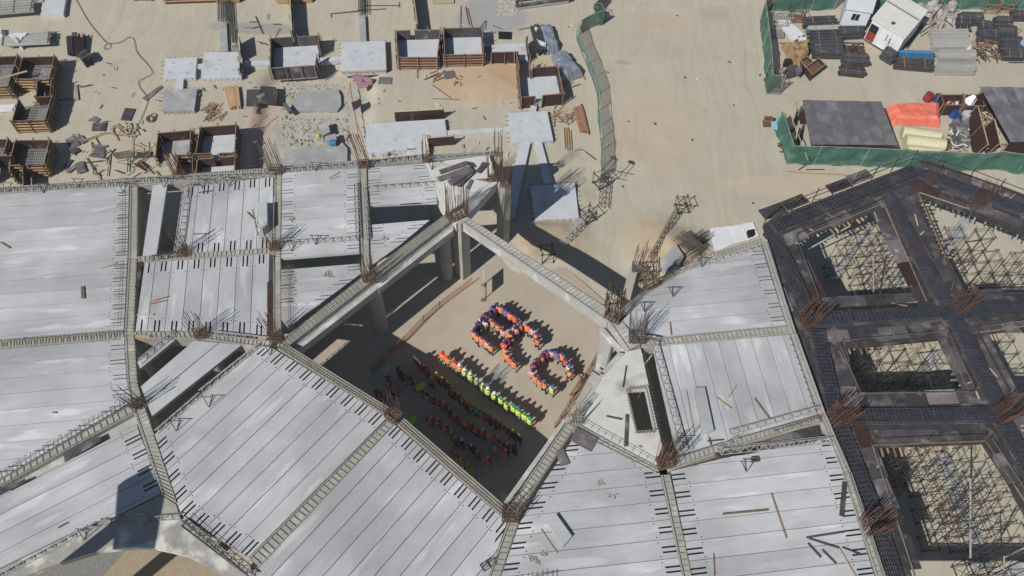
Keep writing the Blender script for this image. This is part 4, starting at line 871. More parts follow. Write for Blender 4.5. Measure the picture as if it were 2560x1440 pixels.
# net fence between the site and the yard road
def fence(base, h, label, m='greennet', mpost='steelgrey', step=2.0, n=4, wave=.12, name='net_fence', post=True, sag=.0, lean=(0, 0)):
    q = PL(base, 0); c = sum(q, Vector()) / len(q); T = thing(name, label, 'fence', (c.x, c.y, 0)); mb = MB(); V = []; S = []
    for a, b in zip(q, q[1:]):
        k = max(2, int((b - a).length / .5))
        S += [a.lerp(b, i / k) for i in range(k)]
    S.append(q[-1]); rows = n
    for p in S:
        for j in range(rows + 1):
            z = h * j / rows; w = wave * noise.noise(Vector((p.x * .7, p.y * .7, z * .8))) * 2
            V.append((p.x + w + lean[0] * z, p.y + w + lean[1] * z, z + sag * noise.noise(p * .3) * j / rows))
    F = [(i * (rows + 1) + j, (i + 1) * (rows + 1) + j, (i + 1) * (rows + 1) + j + 1, i * (rows + 1) + j + 1) for i in range(len(S) - 1) for j in range(rows)]
    part(mb.raw(V, F), 'net', m, T)
    if post:
        L = 0
        for a, b in zip(q, q[1:]):
            k = max(1, round((b - a).length / step))
            for i in range(k + 1):
                p = a.lerp(b, i / k); part(MB().tube(p, (p.x + lean[0] * h, p.y + lean[1] * h, h + .1), .03, 5), 'post', mpost, T)
        for a, b in zip(q, q[1:]):
            for zz in (.1, h): part(MB().tube((a.x + lean[0] * zz, a.y + lean[1] * zz, zz), (b.x + lean[0] * zz, b.y + lean[1] * zz, zz), .025, 5), 'rail', mpost, T)
    return T
fence([(1441, 92), (1452, 130), (1480, 200), (1492, 240), (1497, 320), (1503, 380), (1503, 456)], 1.9, 'long green net fence running down beside the sandy road', 'greennetlight', wave=.2)
fence([(1448, 86), (1468, 74), (1485, 66), (1506, 62), (1500, 44), (1486, 42), (1498, 22), (1520, -6)], 1.8, 'tangled upper end of the green net fence', 'greennet', wave=.35)

# ================================================================ storage yards (upper right)
fence([(1916, 236), (1910, 150), (1899, 55), (1908, 28), (2085, 24)], 2.6, 'green net fence round the left and back of the pipe yard', wave=.12, step=2.4)
fence([(2150, 22), (2300, 20), (2440, 22), (2600, 26)], 2.6, 'green net fence behind the cabins along the top edge', wave=.12, step=2.4)
fence([(1938, 322), (1955, 375), (1967, 410), (2100, 414), (2200, 418), (2330, 424), (2430, 429), (2480, 424), (2600, 442)], 2.5, 'long dark green net fence below the sheds', wave=.12, step=2.4)
fence([(1916, 236), (1946, 238)], 2.6, 'short see-through net at the corner of the pipe yard', 'netseethru')
def tower(base, h, label, w=1.3, d=1.3, m='scaff', lifts=2, name='scaffold_tower', rz=0., group=None, extra=.6, z0=0.0, r=.03, loc=None):
    c = loc or P(*base, z0); T = thing(name, label, 'scaffold', tuple(c), group, rz)
    K = [(-w / 2, -d / 2), (w / 2, -d / 2), (w / 2, d / 2), (-w / 2, d / 2)]
    me = MB().tube((0, 0, 0), (0, 0, h), r, 5).mesh('post', m)
    for x, y in K: o = link('post', me, (x, y, 0), 0, T); o.scale = (1, 1, 1 + U(0, extra) / h)
    lx = MB().tube((-w / 2 - .15, 0, 0), (w / 2 + .15, 0, 0), r, 5).mesh('ledger', m); ly = MB().tube((0, -d / 2 - .15, 0), (0, d / 2 + .15, 0), r, 5).mesh('ledger', m)
    for k in range(lifts + 1):
        z = .15 + k * (h - .3) / lifts
        for y in (-d / 2, d / 2): link('ledger', lx, (0, y, z), 0, T)
        for x in (-w / 2, w / 2): link('ledger', ly, (x, 0, z + .06), 0, T)
    for k in range(lifts):
        z = .15 + k * (h - .3) / lifts; z2 = .15 + (k + 1) * (h - .3) / lifts
        link('brace', MB().tube((-w / 2, -d / 2, z), (w / 2, -d / 2, z2), r * .8, 4).mesh('brace', m), (0, 0, 0), 0, T)
        link('brace', MB().tube((w / 2, d / 2, z), (-w / 2, d / 2, z2), r * .8, 4).mesh('brace', m), (0, 0, 0), 0, T)
        link('brace', MB().tube((-w / 2, d / 2, z), (-w / 2, -d / 2, z2), r * .8, 4).mesh('brace', m), (0, 0, 0), 0, T)
    return T
def tube_stack(c4, label, n=10, rows=6, m='tubedark', m2=None, hb=.11, across=(.22, .78), pname='tube', name='tube_stack', **k):
    cx = sum(p[0] for p in c4) / 4; cy = sum(p[1] for p in c4) / 4; c4 = [(cx + (x - cx) * 1.12, cy + (y - cy) * 1.4) for x, y in c4]
    return bundle(c4, 0, m, label, name=name, cat='pipe stack', n=n, rows=rows, pname=pname, round_=True, hb=hb, across=across, m2=m2, wf=1.0, jit=.12, **k)
tube_stack([(2012, 60), (2075, 58), (2080, 68), (2014, 72)], 'dark tube stack at the back left of the yard row', n=5, rows=8)
tube_stack([(2020, 78), (2088, 76), (2090, 92), (2022, 94)], 'second dark tube stack from the back in the long row', n=6, rows=7, m2='tubegrey')
tube_stack([(2028, 98), (2094, 97), (2096, 112), (2030, 114)], 'third dark tube stack, mixed with grey tubes', n=6, rows=7)
tube_stack([(2030, 118), (2098, 117), (2100, 131), (2032, 132)], 'fourth dark tube stack of the long row', n=6, rows=7)
tube_stack([(2034, 136), (2100, 136), (2098, 147), (2036, 146)], 'front dark tube stack of the long row', n=5, rows=7)
tube_stack([(2094, 84), (2146, 84), (2146, 96), (2094, 98)], 'dark tube stack with white stakes in front of the square cabin', n=5, rows=8)
tube_stack([(2106, 112), (2150, 114), (2152, 132), (2108, 132)], 'brown grey tube heap below the white stakes', n=7, rows=3, m='scaff', m2='tubegrey')
tube_stack([(2106, 142), (2158, 144), (2164, 164), (2108, 162)], 'dark bundle stack, middle one near the front', n=6, rows=5)
tube_stack([(2102, 174), (2150, 180), (2154, 192), (2100, 188)], 'rounded dark bundle nearest the yard entrance', n=5, rows=5, m2='scaff')
tube_stack([(2202, 148), (2222, 158), (2234, 146), (2214, 136)], 'small block of tubes on end beside the tilted cabin', n=5, rows=8, across=())
tube_stack([(2246, 137), (2322, 139), (2322, 148), (2246, 147)], 'blue pipe stack beside the tilted cabin', n=5, rows=5, m='bluepipe')
tube_stack([(2240, 155), (2322, 158), (2324, 178), (2241, 172)], 'brown pipe stack in front of the blue pipes', n=8, rows=4, m='scaff', m2='tubedark')
for i, (y0, y1, x0, x1) in enumerate([(84, 99, 2322, 2414), (108, 123, 2326, 2424), (136, 152, 2340, 2432), (168, 182, 2334, 2430)]):
    bundle([(x0, y0), (x1, y0), (x1 + 1, y1 + 7), (x0 + 2, y1 + 7)], 0, 'tubegrey', ['rearmost', 'second', 'third', 'front'][i] + ' stack of pale grey boards in the row of four', name='board_stack', cat='board stack', n=6, rows=4, hb=.16, pname='board', wf=.92, jit=.08)
for i, (a, b, c_, d, lb) in enumerate([(2398, 44, 2445, 62, 'dark tube stack at the top beside the dusty sacks'), (2390, 52, 2424, 66, 'dark crate of tubes left of the top dark stack'), (2446, 64, 2472, 80, 'dark tube stack in the middle of the right cluster'), (2484, 54, 2520, 74, 'dark tube stack right of the middle one'),
                                   (2445, 84, 2490, 102, 'bluish dark tube stack in the right cluster'), (2490, 78, 2530, 96, 'very dark tube stack with white end plates'), (2500, 106, 2548, 130, 'big dark tube stack below the white end plates'), (2508, 134, 2552, 150, 'lowest dark tube stack of the right cluster'),
                                   (2392, 68, 2420, 80, 'low stack of dark rods behind the pale boards'), (2528, 38, 2600, 52, 'dark bundle cut by the right edge')]):
    tube_stack([(a, b), (c_, b + 1), (c_ + 2, d), (a + 1, d)], lb, n=6, rows=5 if i != 8 else 2, m='tubedark')
strew(2435, 100, 2500, 150, 60, 'rusty bent frame piece in the tangled heap', 'tangled rusty frames', ('scaff', 'rust', 'timberred'), (.5, 1.6), w=.06, name='rusty_rod', cat='rod', z=.3)
strew(2125, 112, 2155, 130, 16, 'rusty coupler piece on the brown grey tube heap', 'rusty couplers on the tube heap', ('rust', 'scaff'), (.3, .7), w=.08, name='rusty_rod', cat='rod', z=.6)
strew(2300, 0, 2390, 60, 14, 'thin rod on the dusty sack heap', 'rods on the dusty sacks', ('scaff', 'steelgrey'), (.8, 2.4), w=.05, name='rusty_rod', cat='rod', z=.7)
for i, (x, y, w, h) in enumerate([(2300, 28, 14, 12), (2325, 22, 16, 14), (2350, 16, 20, 14), (2374, 20, 14, 12), (2310, 48, 14, 12), (2336, 44, 16, 10), (2365, 42, 18, 12), (2372, 66, 15, 14), (2340, 66, 14, 10), (2280, 34, 10, 10), (2352, 6, 20, 10), (2330, 0, 16, 10)]):
    wrapped([(x - w, y - h), (x + w, y - h), (x + w, y + h), (x - w, y + h)], U(.5, 1.0), 'dusty grey sack pile behind the tilted cabin', 'sack', .5, 'sack_pile', 'sacks', 7)['group'] = 'dusty sacks behind the tilted cabin'
# cabins
def cabin(base4, h, label, roofm='roofwhite', wallm='whitewall', over=.2, win=None, door=None, ridge=None):
    """base4: front-left, front-right, back-right, back-left ground pixels"""
    q = PL(base4, .15); c = sum(q, Vector()) / 4; T = thing('site_cabin', label, 'cabin', (c.x, c.y, 0)); body = part(qp(q, .15, h), 'wall', wallm, T)
    part(qp([p + (p - c).normalized() * .06 for p in q], 0.0, .15), 'base_frame', 'steeldark', T)
    r = [p + (p - c).normalized() * over for p in q]
    rf = part(qp(r, h, h + .12), 'roof', roofm, T)
    f = q[1] - q[0]; fl = f.length; fd = f / fl; out = Vector((fd.y, -fd.x, 0))
    def rect(u0, u1, z0, z1, m, name, parent, t=.03):
        a = q[0] + fd * u0 * fl; b = q[0] + fd * u1 * fl; V = [Vector((p.x, p.y, z)) for p, z in ((a, z0), (b, z0), (b, z1), (a, z1))]
        return part(MB().box8(V, [v + out * t for v in V]), name, m, parent)
    k = max(2, int(fl / 1.15))
    for i in range(1, k):
        rect(i / k - .004, i / k + .004, .2, h - .02, 'steelgrey', 'panel_joint', T, .008)
    for (u0, u1, z0, z1) in win or ():
        w = rect(u0 - .015, u1 + .015, z0 - .07, z1 + .07, 'white', 'window', T, .03)
        um = (u0 + u1) / 2; rect(u0, um - .008, z0, z1, 'glass', 'pane', w, .04); rect(um + .008, u1, z0, z1, 'glass', 'pane', w, .04)
    return T, q, fd, out, fl, rect
T, q, fd, out, fl, rect = cabin([(2096, 68), (2158, 78), (2184, -6), (2116, -14)], 2.6, 'upright white cabin with a small dark window, left of the tilted one', roofm='white', win=[(.33, .62, 1.35, 2.15)])
T, q, fd, out, fl, rect = cabin([(2160, 96), (2237, 143), (2290, 78), (2214, 30)], 2.7, 'white cabin turned at an angle with an open red doorway', win=[], wallm='white')
# ridge bar on the angled roof, open door
a = q[0].lerp(q[3], .62); b = q[1].lerp(q[2], .62); part(MB().bar((a.x, a.y, 2.87), (b.x, b.y, 2.87), .16, .1), 'roof_ridge', 'gravelgrey', T)
dr = rect(.02, .27, .2, 2.2, 'glass', 'doorway', T, .02); rect(.03, .26, .22, 1.3, 'redpaint', 'red_seat', dr, .03)
rect(.27, .30, .15, 2.4, 'white', 'door_post', T, .05)
for i, (u0, u1, z0, z1) in enumerate([(.55, .57, 1.2, 2.0), (.66, .69, 1.0, 1.8), (.60, .64, 1.3, 1.4), (.60, .63, .9, 1.0), (.76, .84, .95, 1.0), (.77, .79, 1.0, 1.5), (.50, .53, 1.0, 1.05)]): rect(u0, u1, z0, z1, 'glass' if i < 2 else 'steelgrey', 'wall_mark', T, .012)
part(MB().box((q[0] + fd * fl * .52 + Vector((0, 0, 2.82)) + (q[3] - q[0]) * .12), .35, .25, .12, .5), 'roof_vent', 'steeldark', T)
sheets([([(2146, 101), (2158, 108), (2175, 125), (2160, 113)][:0] or [(2160, 104), (2182, 117), (2170, 127), (2150, 113)], 'timberpale')], 'wooden step frame at the open red doorway')
sheets([([(2262, 118), (2300, 62), (2309, 66), (2270, 122)], 'plygrey')], 'dark long sheet lying behind the tilted cabin')
# bits in the left yard
def plate(pts, z, m, label, name='steel_form', cat='steel form', h=.12): q = PL(pts, z); return solo(qp(q, z - h, z), name, m, label, cat)
plate([(1943, 52), (1968, 46), (2012, 82), (1992, 104)][:0] or [(1944, 50), (1972, 50), (2010, 86), (1984, 102)], .5, 'white', 'long white steel form lying across the left yard', h=.3)
bundle([(1942, 34), (1946, 50), (1972, 50), (1969, 30)], .6, 'white', 'white ladder-like frame at the end of the long white form', name='white_frame', cat='frame', n=5, rows=1, wf=.25, pname='rail', z0=.5, across=(.1, .5, .9))
plate([(1995, 90), (2016, 93), (2017, 99), (1999, 101)], .5, 'white', 'rounded white end piece of the long form', name='form_end', h=.2)
plate([(1924, 74), (1962, 76), (1960, 94), (1924, 92)], .2, 'gravelgrey', 'grey sheet on the ground left of the white form', 'metal_sheet', 'sheet')
bundle([(1950, 108), (2022, 104), (2024, 114), (1952, 112)], 0, 'timberred', 'pinkish boards lying below the white form', n=5, rows=1, m2='timberold', wf=.7)
bundle([(1984, 42), (2010, 40), (2012, 58), (1986, 58)], 0, 'timberred', 'reddish board pile behind the white form', n=6, rows=2, wf=.8)
wrapped([(1952, 118), (2016, 116), (2020, 148), (1976, 160)], .9, 'yellow brown heap of straw-like material in the left yard', 'dirtpile', .7, 'material_heap', 'heap', 12)
bundle([(1978, 140), (1984, 162), (2010, 154), (2010, 134)], 0, 'timber', 'yellow stakes on the straw heap', n=9, rows=1, wf=.4, jit=.4, hb=.5, pname='stake')
plate([(1962, 146), (1978, 146), (1978, 156), (1960, 156)], .7, 'plybrown', 'small dark red box front in the straw heap', 'crate', 'crate', h=.6)
wrapped([(1955, 180), (1992, 172), (1998, 190), (1962, 200)], .7, 'heap of grey bags in front of the straw heap', 'plydark', .4, 'bag_heap', 'bags', 8)
plate([(1988, 170), (2004, 164), (2006, 178), (1994, 190)], .9, 'plygrey', 'pale blue-grey sheet standing on the bag heap', 'metal_sheet', 'sheet', .05)
def crate(pts, h, label, m='plybrown', fill='rust'):
    q = PL(pts, 0); c = sum(q, Vector()) / 4; T = thing('wooden_crate', label, 'crate', (c.x, c.y, 0))
    for a, b in zip(q, q[1:] + q[:1]):
        part(MB().box8([a, b, b.lerp(c, .04), a.lerp(c, .04)], [v + Vector((0, 0, h)) for v in (a, b, b.lerp(c, .04), a.lerp(c, .04))]), 'side', m, T)
        part(MB().bar(a + Vector((0, 0, h)), b + Vector((0, 0, h)), .08), 'rim', 'timberold', T)
    part(qp([p.lerp(c, .08) for p in q], 0, h * .7), 'contents', fill, T)
crate([(2010, 184), (2024, 203), (2056, 178), (2040, 162)], .9, 'dark brown crate of rusty fittings at the front of the yard')
crate([(1996, 166), (2010, 184), (2026, 168), (2012, 156)], .8, 'smaller dark crate behind the crate of rusty fittings')
tower((1930, 216), 1.8, 'low scaffold frame at the front corner of the pipe yard', 1.4, 1.6)
tower((1942, 66), 1.6, 'low scaffold frame at the back left of the yard', 1.6, 1.4, m='steelgrey')
tower((1985, 50), 1.6, 'low scaffold frame behind the reddish boards', 1.6, 1.0, m='scaff')
for x, y in ((2470, 28), (2505, 26)): tower((x, y), 1.4, 'one of two rusty trestles by the back net', 1.6, 1.0, m='timberred', group='two rusty trestles')
sticks([(2535, 70, 2546, 82), (2546, 82, 2556, 74), (2556, 74, 2535, 70)], 'side of the triangular timber frame on the right', 'timber', .12, group='triangular timber frame')
sticks([(2522, 156, 2570, 156)], 'dark bar lying below the right cluster', 'steeldark', .1)
solo(MB().tube(P(2553, 122, 0), P(2553, 122, 0) + Vector((0, 0, .9)), .45, 12), 'drum', 'lightblue', 'light blue drum at the right edge', 'drum')
solo(MB().tube(P(2565, 140, 0), P(2565, 140, 0) + Vector((0, 0, .8)), .4, 12), 'drum', 'tubegrey', 'grey drum below the light blue one', 'drum')
solo(MB().tube(P(2420, 124, .4), P(2424, 118, .4), .3, 8), 'bucket', 'white', 'white bucket at the end of the pale boards', 'bucket')
sticks([(2330, 44, 2357, 12), (2300, 84, 2340, 56)], ['long dark pole leaning across the dusty sacks', 'pole lying behind the tilted cabin'], 'scaff', .1, z=1.0)

# sheds
def shed(roof4, zlo, zhi, label, n=6, m='roofdark', posts=True):
    """roof4: front-left, front-right, back-right, back-left pixels of the roof (front is low)"""
    q = [P(*roof4[0], zlo), P(*roof4[1], zlo), P(*roof4[2], zhi), P(*roof4[3], zhi)]; c = sum(q, Vector()) / 4; T = thing('site_shed', label, 'shed', (c.x, c.y, 0))
    u = Vector((0, 0, .05))
    for j, (v0, v1) in enumerate(((0, .5), (.5, 1))):
        for i in range(n):
            a, b = i / n, (i + 1) / n; l = [q[0].lerp(q[1], a).lerp(q[3].lerp(q[2], a), v0), q[0].lerp(q[1], b).lerp(q[3].lerp(q[2], b), v0), q[0].lerp(q[1], b).lerp(q[3].lerp(q[2], b), v1 + .01), q[0].lerp(q[1], a).lerp(q[3].lerp(q[2], a), v1 + .01)]
            lift = u * (.3 + .6 * ((i + j) % 2) + U(0, .2)); part(MB().box8([p + lift for p in l], [p + lift + u * .6 for p in l]), 'roof_sheet', m, T)
    for p in q + [q[0].lerp(q[1], .5), q[3].lerp(q[2], .5)]:
        k = p.lerp(c, .05); part(MB().tube((k.x, k.y, 0), (k.x, k.y, p.z), .05, 6), 'post', 'scaff', T)
    g = [Vector((p.x, p.y, 0)).lerp(Vector((c.x, c.y, 0)), .08) for p in q]
    for a, b, hh in ((g[0], g[1], zlo - .25), (g[3], g[2], zhi - .3)):
        part(MB().box8([a, b, b + Vector((0, .05, 0)), a + Vector((0, .05, 0))], [v + Vector((0, 0, hh)) for v in (a, b, b + Vector((0, .05, 0)), a + Vector((0, .05, 0)))]), 'wall_panel', 'plybrown', T)
    return T
shed([(2026, 362), (2244, 364), (2203, 256), (2006, 252)], 2.4, 2.9, 'shed with a dark grey patched roof beside the orange tarpaulin', 7)
shed([(2526, 356), (2680, 358), (2640, 222), (2449, 219)], 2.4, 2.9, 'dark roofed shed cut by the right edge', 7)
panelwall((1984, 330), (1994, 292), 1.6, 'leaning dark screen at the left end of the patched roof shed', m='plygrey', lean=.3)
panelwall((1990, 382), (1998, 340), 1.8, 'lower leaning dark screen at the left end of the shed', m='plydark', lean=.3)
sticks([(1980, 296, 2020, 400)], 'pale pole propped against the left end of the shed', 'steelgrey', .07, z=1.6)
wrapped([(2212, 272), (2346, 266), (2350, 318), (2226, 312)], 1.0, 'bright orange tarpaulin over a stack beside the shed', 'orangetarp', .14, 'tarpaulin_stack', 'tarpaulin', 14)
for i, (a, b, r) in enumerate([((2254, 330), (2349, 344), .62), ((2262, 352), (2360, 364), .66), ((2265, 376), (2345, 384), .55), ((2268, 392), (2330, 394), .4)]):
    z = r; T = solo(MB().tube(P(*a, z), P(*b, z), r, 16), 'membrane_roll', 'roll', ['top', 'second', 'third', 'smallest bottom'][i] + ' pale yellow roll below the orange tarpaulin', 'roll')
sheets([([(2330, 350), (2376, 346), (2380, 372), (2356, 380)], 'rust')], 'rusty plate at the right end of the yellow rolls')
for i, (x, y, m_, lb) in enumerate([(2316, 250, 'redpaint', 'red barrow tub outside the dark pens'), (2336, 252, 'bluepaint', 'blue barrel beside the red tub'), (2378, 292, 'bluepaint', 'upper blue barrel in front of the dark pens'), (2388, 304, 'bluepaint', 'lower blue barrel in front of the dark pens')]):
    p = P(x, y); solo(MB().tube(p, p + Vector((.1, 0, .8)), .3 if i else .45, 12), 'barrel' if i else 'barrow_tub', m_, lb, 'barrel' if i else 'tub')
formbox([(2355, 238), (2408, 238), (2404, 262), (2362, 262)], 'dark pen with rubbish, left of two behind the barrels', h=1.4, pad='plydark', padz=.3, wal='', name='storage_pen')['group'] = 'dark storage pens'
formbox([(2412, 238), (2455, 238), (2458, 264), (2412, 264)], 'dark pen holding a white fan, right of two', h=1.4, pad='plydark', padz=.3, wal='', name='storage_pen')['group'] = 'dark storage pens'
solo(MB().tube(P(2428, 250, .9), P(2428, 250, 1.05), .55, 12), 'fan', 'white', 'round white fan in the right dark pen', 'fan')
strew(2368, 252, 2398, 262, 14, 'small pale scrap in the left dark pen', 'scraps in the left pen', ('white', 'redpaint', 'timberpale'), (.2, .6), w=.18, name='scrap', cat='scrap', z=.5)
plate([(2405, 272), (2450, 270), (2440, 290), (2410, 290)], .8, 'pad', 'grey steel skip in front of the white fan', 'skip', 'skip', .7)
panelwall((2436, 395), (2412, 300), 1.8, 'long dark red screen wall slanting down to the net fence', lean=-.25)
panelwall((2466, 392), (2452, 330), 1.8, 'dark red screen wall beside the right shed', lean=-.25)
wrapped([(2370, 310), (2420, 306), (2420, 370), (2386, 372)], .8, 'crumpled grey metal scrap heap between rolls and dark screen', 'plygrey', .7, 'scrap_heap', 'scrap heap', 12)
strew(2372, 320, 2420, 372, 24, 'bright scrap piece on the grey heap', 'scraps on the grey heap', ('steelgrey', 'white', 'bluebar'), (.3, 1.0), w=.12, name='scrap', cat='scrap', z=.8)
strew(2452, 270, 2500, 380, 60, 'tangled stick beside the right shed', 'tangled sticks by the right shed', ('timberold', 'timberpale', 'scaff'), (.5, 1.8), w=.08, z=.4)
strew(2352, 378, 2432, 400, 30, 'pale plank offcut behind the net fence', 'offcuts behind the net fence', ('timberred', 'timberpale'), (.8, 2.4), w=.12, ang=-10)
strew(2500, 365, 2560, 400, 26, 'plank offcut in front of the right shed', 'offcuts before the right shed', ('timberold', 'timberpale', 'roll'), (.5, 2.0), w=.14)
strew(1955, 320, 1990, 380, 22, 'dark frame piece inside the net at the shed end', 'frame pieces inside the net', ('scaff', 'steeldark'), (.5, 2.0), w=.06, z=.3)
crate([(1906, 305), (1926, 306), (1924, 318), (1908, 318)], .8, 'small rusty trolley outside the net fence', 'rust', 'rust')
plate([(1928, 304), (1944, 302), (1944, 324), (1930, 322)], .8, 'lightblue', 'pale blue cloth hanging on the fence corner', 'cloth', 'cloth', .1)
plate([(1942, 292), (1958, 288), (1962, 300), (1948, 304)], .8, 'tealpaint', 'teal plastic chair beside the fence corner', 'chair_seat', 'seat', .1)
hose([(1968, 428), (2010, 432), (2090, 436), (2160, 440)], 'faint orange tape along the ground below the net fence', .04, 'orangepost', 'warning_tape', 'tape')
sticks([(2015, 424, 2060, 424), (1996, 425, 2015, 412)], 'dark bar below the long net fence', 'steeldark', .08, group='dark bars below the fence')

# ================================================================ formwork deck of the next building part (right)
ZD = 7.3
FD = thing('formwork_deck', 'dark plywood formwork deck on scaffolding with rebar cages and open bays', 'formwork deck', tuple(P(2300, 900)))
outer = [(1908, 562), (1930, 545), (2277, 412), (2420, 455), (2640, 540), (2640, 1540), (2236, 1540), (2200, 1420), (2120, 1180), (2060, 1030), (1990, 830), (1918, 600)]
H1 = [(1990, 603), (2205, 515), (2312, 762), (2056, 778)]
H2 = [(2292, 487), (2420, 530), (2620, 612), (2620, 736), (2408, 742), (2360, 650)]
H3 = [(2098, 872), (2354, 848), (2416, 984), (2147, 988)]
H4 = [(2440, 838), (2600, 815), (2600, 990), (2520, 988)]
H5 = [(2177, 1118), (2458, 1108), (2530, 1220), (2600, 1330), (2600, 1500), (2300, 1500)]
HOLES = [H1, H2, H3, H4, H5]
mb = MB().prism([p.xy for p in PL(outer, ZD)], ZD - .25, ZD, [[p.xy for p in PL(h, ZD)] for h in HOLES]); part(mb, 'deck', 'plydark', FD)
def inside(pt, poly):
    r = False; n = len(poly); x, y = pt
    for i in range(n):
        (x0, y0), (x1, y1) = poly[i], poly[(i + 1) % n]
        if (y0 > y) != (y1 > y) and x < (x1 - x0) * (y - y0) / (y1 - y0) + x0: r = not r
    return r
# plywood sheets laid over the deck
def sheetrow(a, b, off, w=1.15, L=2.2, z=ZD + .03, mm=('plydark',) * 7 + ('plygrey', 'plygrey', 'plybrown'), p=.85):
    A, B_ = P(*a, ZD), P(*b, ZD); d = (B_ - A).normalized(); s = Vector((-d.y, d.x, 0)); n = int((B_ - A).length / L)
    for i in range(n):
        if R() > p: continue
        c = A + d * (L * (i + .5)) + s * (off + U(-.05, .05)); c.z = 0; r_ = atan2(d.y, d.x) + U(-.03, .03)
        cc = Vector((c.x, c.y, z + U(0, .02))); part(MB().box(cc, L * .98, w * U(.8, 1), .02, r_), 'plywood_sheet', R_choice(mm), FD)
LN = [((1930, 572), (2283, 432)), ((2290, 432), (2640, 560)), ((2216, 490), (2380, 800)), ((2036, 802), (2380, 782)), ((2384, 780), (2640, 772)), ((1935, 600), (2030, 808)), ((2040, 830), (2085, 1040)), ((2090, 1050), (2200, 1340)),
      ((2095, 1045), (2500, 1040)), ((2385, 800), (2500, 1030)), ((2500, 1050), (2640, 1300)), ((2200, 1340), (2250, 1500))]
for a, b in LN:
    sheetrow(a, b, 1.45); sheetrow(a, b, -1.45)
# rebar cages along the beam lines
def beam_cage(a, b, w=.95, n=7, h=.35, m='bluebar'):
    A, B_ = P(*a, ZD + .1), P(*b, ZD + .1); d = (B_ - A).normalized(); s = Vector((-d.y, d.x, 0)) * w / 2; mb = MB()
    for zz in (0, h):
        for i in range(n):
            o = s * (-1 + 2 * i / (n - 1)) + Vector((0, 0, zz)); mb.bar(A + o, B_ + o, .035)
    L = (B_ - A).length; k = int(L / .3)
    for i in range(k + 1):
        c = A + d * (i * .3 + U(-.02, .02)); q = [c - s * 1.05, c + s * 1.05, c + s * 1.05 + Vector((0, 0, h + .04)), c - s * 1.05 + Vector((0, 0, h + .04))]
        for u, v in zip(q, q[1:] + q[:1]): mb.bar(u, v, .03)
    part(mb, 'beam_cage', m, FD, 'stuff')
    part(MB().bar(A + Vector((0, 0, -.06)), B_ + Vector((0, 0, -.06)), w * 1.1, .02), 'beam_trough', 'plydark', FD); part(MB().bar(A + Vector((0, 0, -.95)), B_ + Vector((0, 0, -.95)), w * 1.25, 1.1), 'beam_form', 'plybrown', FD)
for a, b in LN: beam_cage(a, b)
for (x, y, n, H, lx, ly, s) in [(2018, 802, 48, 2.6, .12, .0, 1.1), (2085, 1052, 50, 2.8, .12, .0, 1.2), (2170, 1322, 50, 2.8, .12, -.0, 1.2), (2500, 1042, 40, 2.4, .1, 0, 1.1), (2392, 776, 30, 2.6, .05, 0, 1.0), (2442, 512, 22, 3.4, .02, .0, 1.0)]:
    bars(FD, x, y, z0=ZD, n=n, H=H, sx=s, sy=s * .9, rz=.3, lean=(lx, ly), spread=.06, m='rustred', rings=1, jit=.4)
for (x, y) in ((2327, 454), (2290, 632)):
    bars(FD, x, y, z0=ZD, n=10, H=.7, sx=.8, sy=.8, spread=.1, m='rustred', rings=4)
# joist ends and edge boards round the openings
for h in HOLES:
    w = PL(h, ZD - .3); c = sum(w, Vector()) / len(w)
    for k, (a, b) in enumerate(zip(w, w[1:] + w[:1])):
        d = (b - a).normalized(); inn = Vector((-d.y, d.x, 0)); inn = inn if inn.dot(c - a) > 0 else -inn; L = (b - a).length
        part(MB().bar(a + Vector((0, 0, .33)), b + Vector((0, 0, .33)), .08, .1), 'edge_board', R_choice(('timberold', 'timberold', 'scaff')), FD)
        top = c.y < (a.y + b.y) / 2; rightside = abs(d.x) < .75 and (a.x + b.x) / 2 > c.x
        if top or rightside:
            n = int(L / .42)
            for i in range(n):
                p = a + d * (L * (i + .5) / n); part(MB().bar(p - inn * .3, p + inn * U(.15, .75), .1, .12), 'joist', R_choice(('timberpale', 'timber', 'timberold', 'timberold')), FD)
        for off in (.1,):
            p = a - inn * .25; q = b - inn * .25
            for zz in (.75, 1.15)[:1]: part(MB().bar(p + Vector((0, 0, zz)), q + Vector((0, 0, zz)), .035), 'guard_rail', R_choice(('plygrey', 'scaff')), FD)
            nn = max(1, int(L / 3.6))
            for i in range(nn + 1): k_ = p.lerp(q, i / nn); part(MB().bar(k_, k_ + Vector((0, 0, 1.0)), .04), 'guard_post', R_choice(('plygrey', 'scaff')), FD)
# outer guard rail
ol = PL([(1912, 556), (1930, 540), (2277, 406), (2420, 449), (2640, 534)], ZD)
for a, b in zip(ol, ol[1:]):
    for zz in (.5, 1.1): part(MB().bar(a + Vector((0, 0, zz)), b + Vector((0, 0, zz)), .05), 'guard_rail', 'scaff', FD)
    n = max(1, int((b - a).length / 1.9))
    for i in range(n): k_ = a.lerp(b, i / n); part(MB().bar(k_ - Vector((0, 0, .3)), k_ + Vector((.0, .0, 1.5)), .06), 'guard_post', 'scaff', FD)
# lattice strip and loose plates along the seam with the precast deck
for a, b in (((1908, 604), (1982, 834)), ((1984, 836), (2056, 1038)), ((2058, 1040), (2118, 1180)), ((2120, 1182), (2205, 1440))):
    A, B_ = P(*a, ZS + .05), P(*b, ZS + .05); part(MB().bar(A, B_, .05), 'seam_bar', 'steelgrey', FD); A2, B2 = P(a[0] + 8, a[1], ZS + .05), P(b[0] + 8, b[1], ZS + .05); part(MB().bar(A2, B2, .05), 'seam_bar', 'steelgrey', FD)
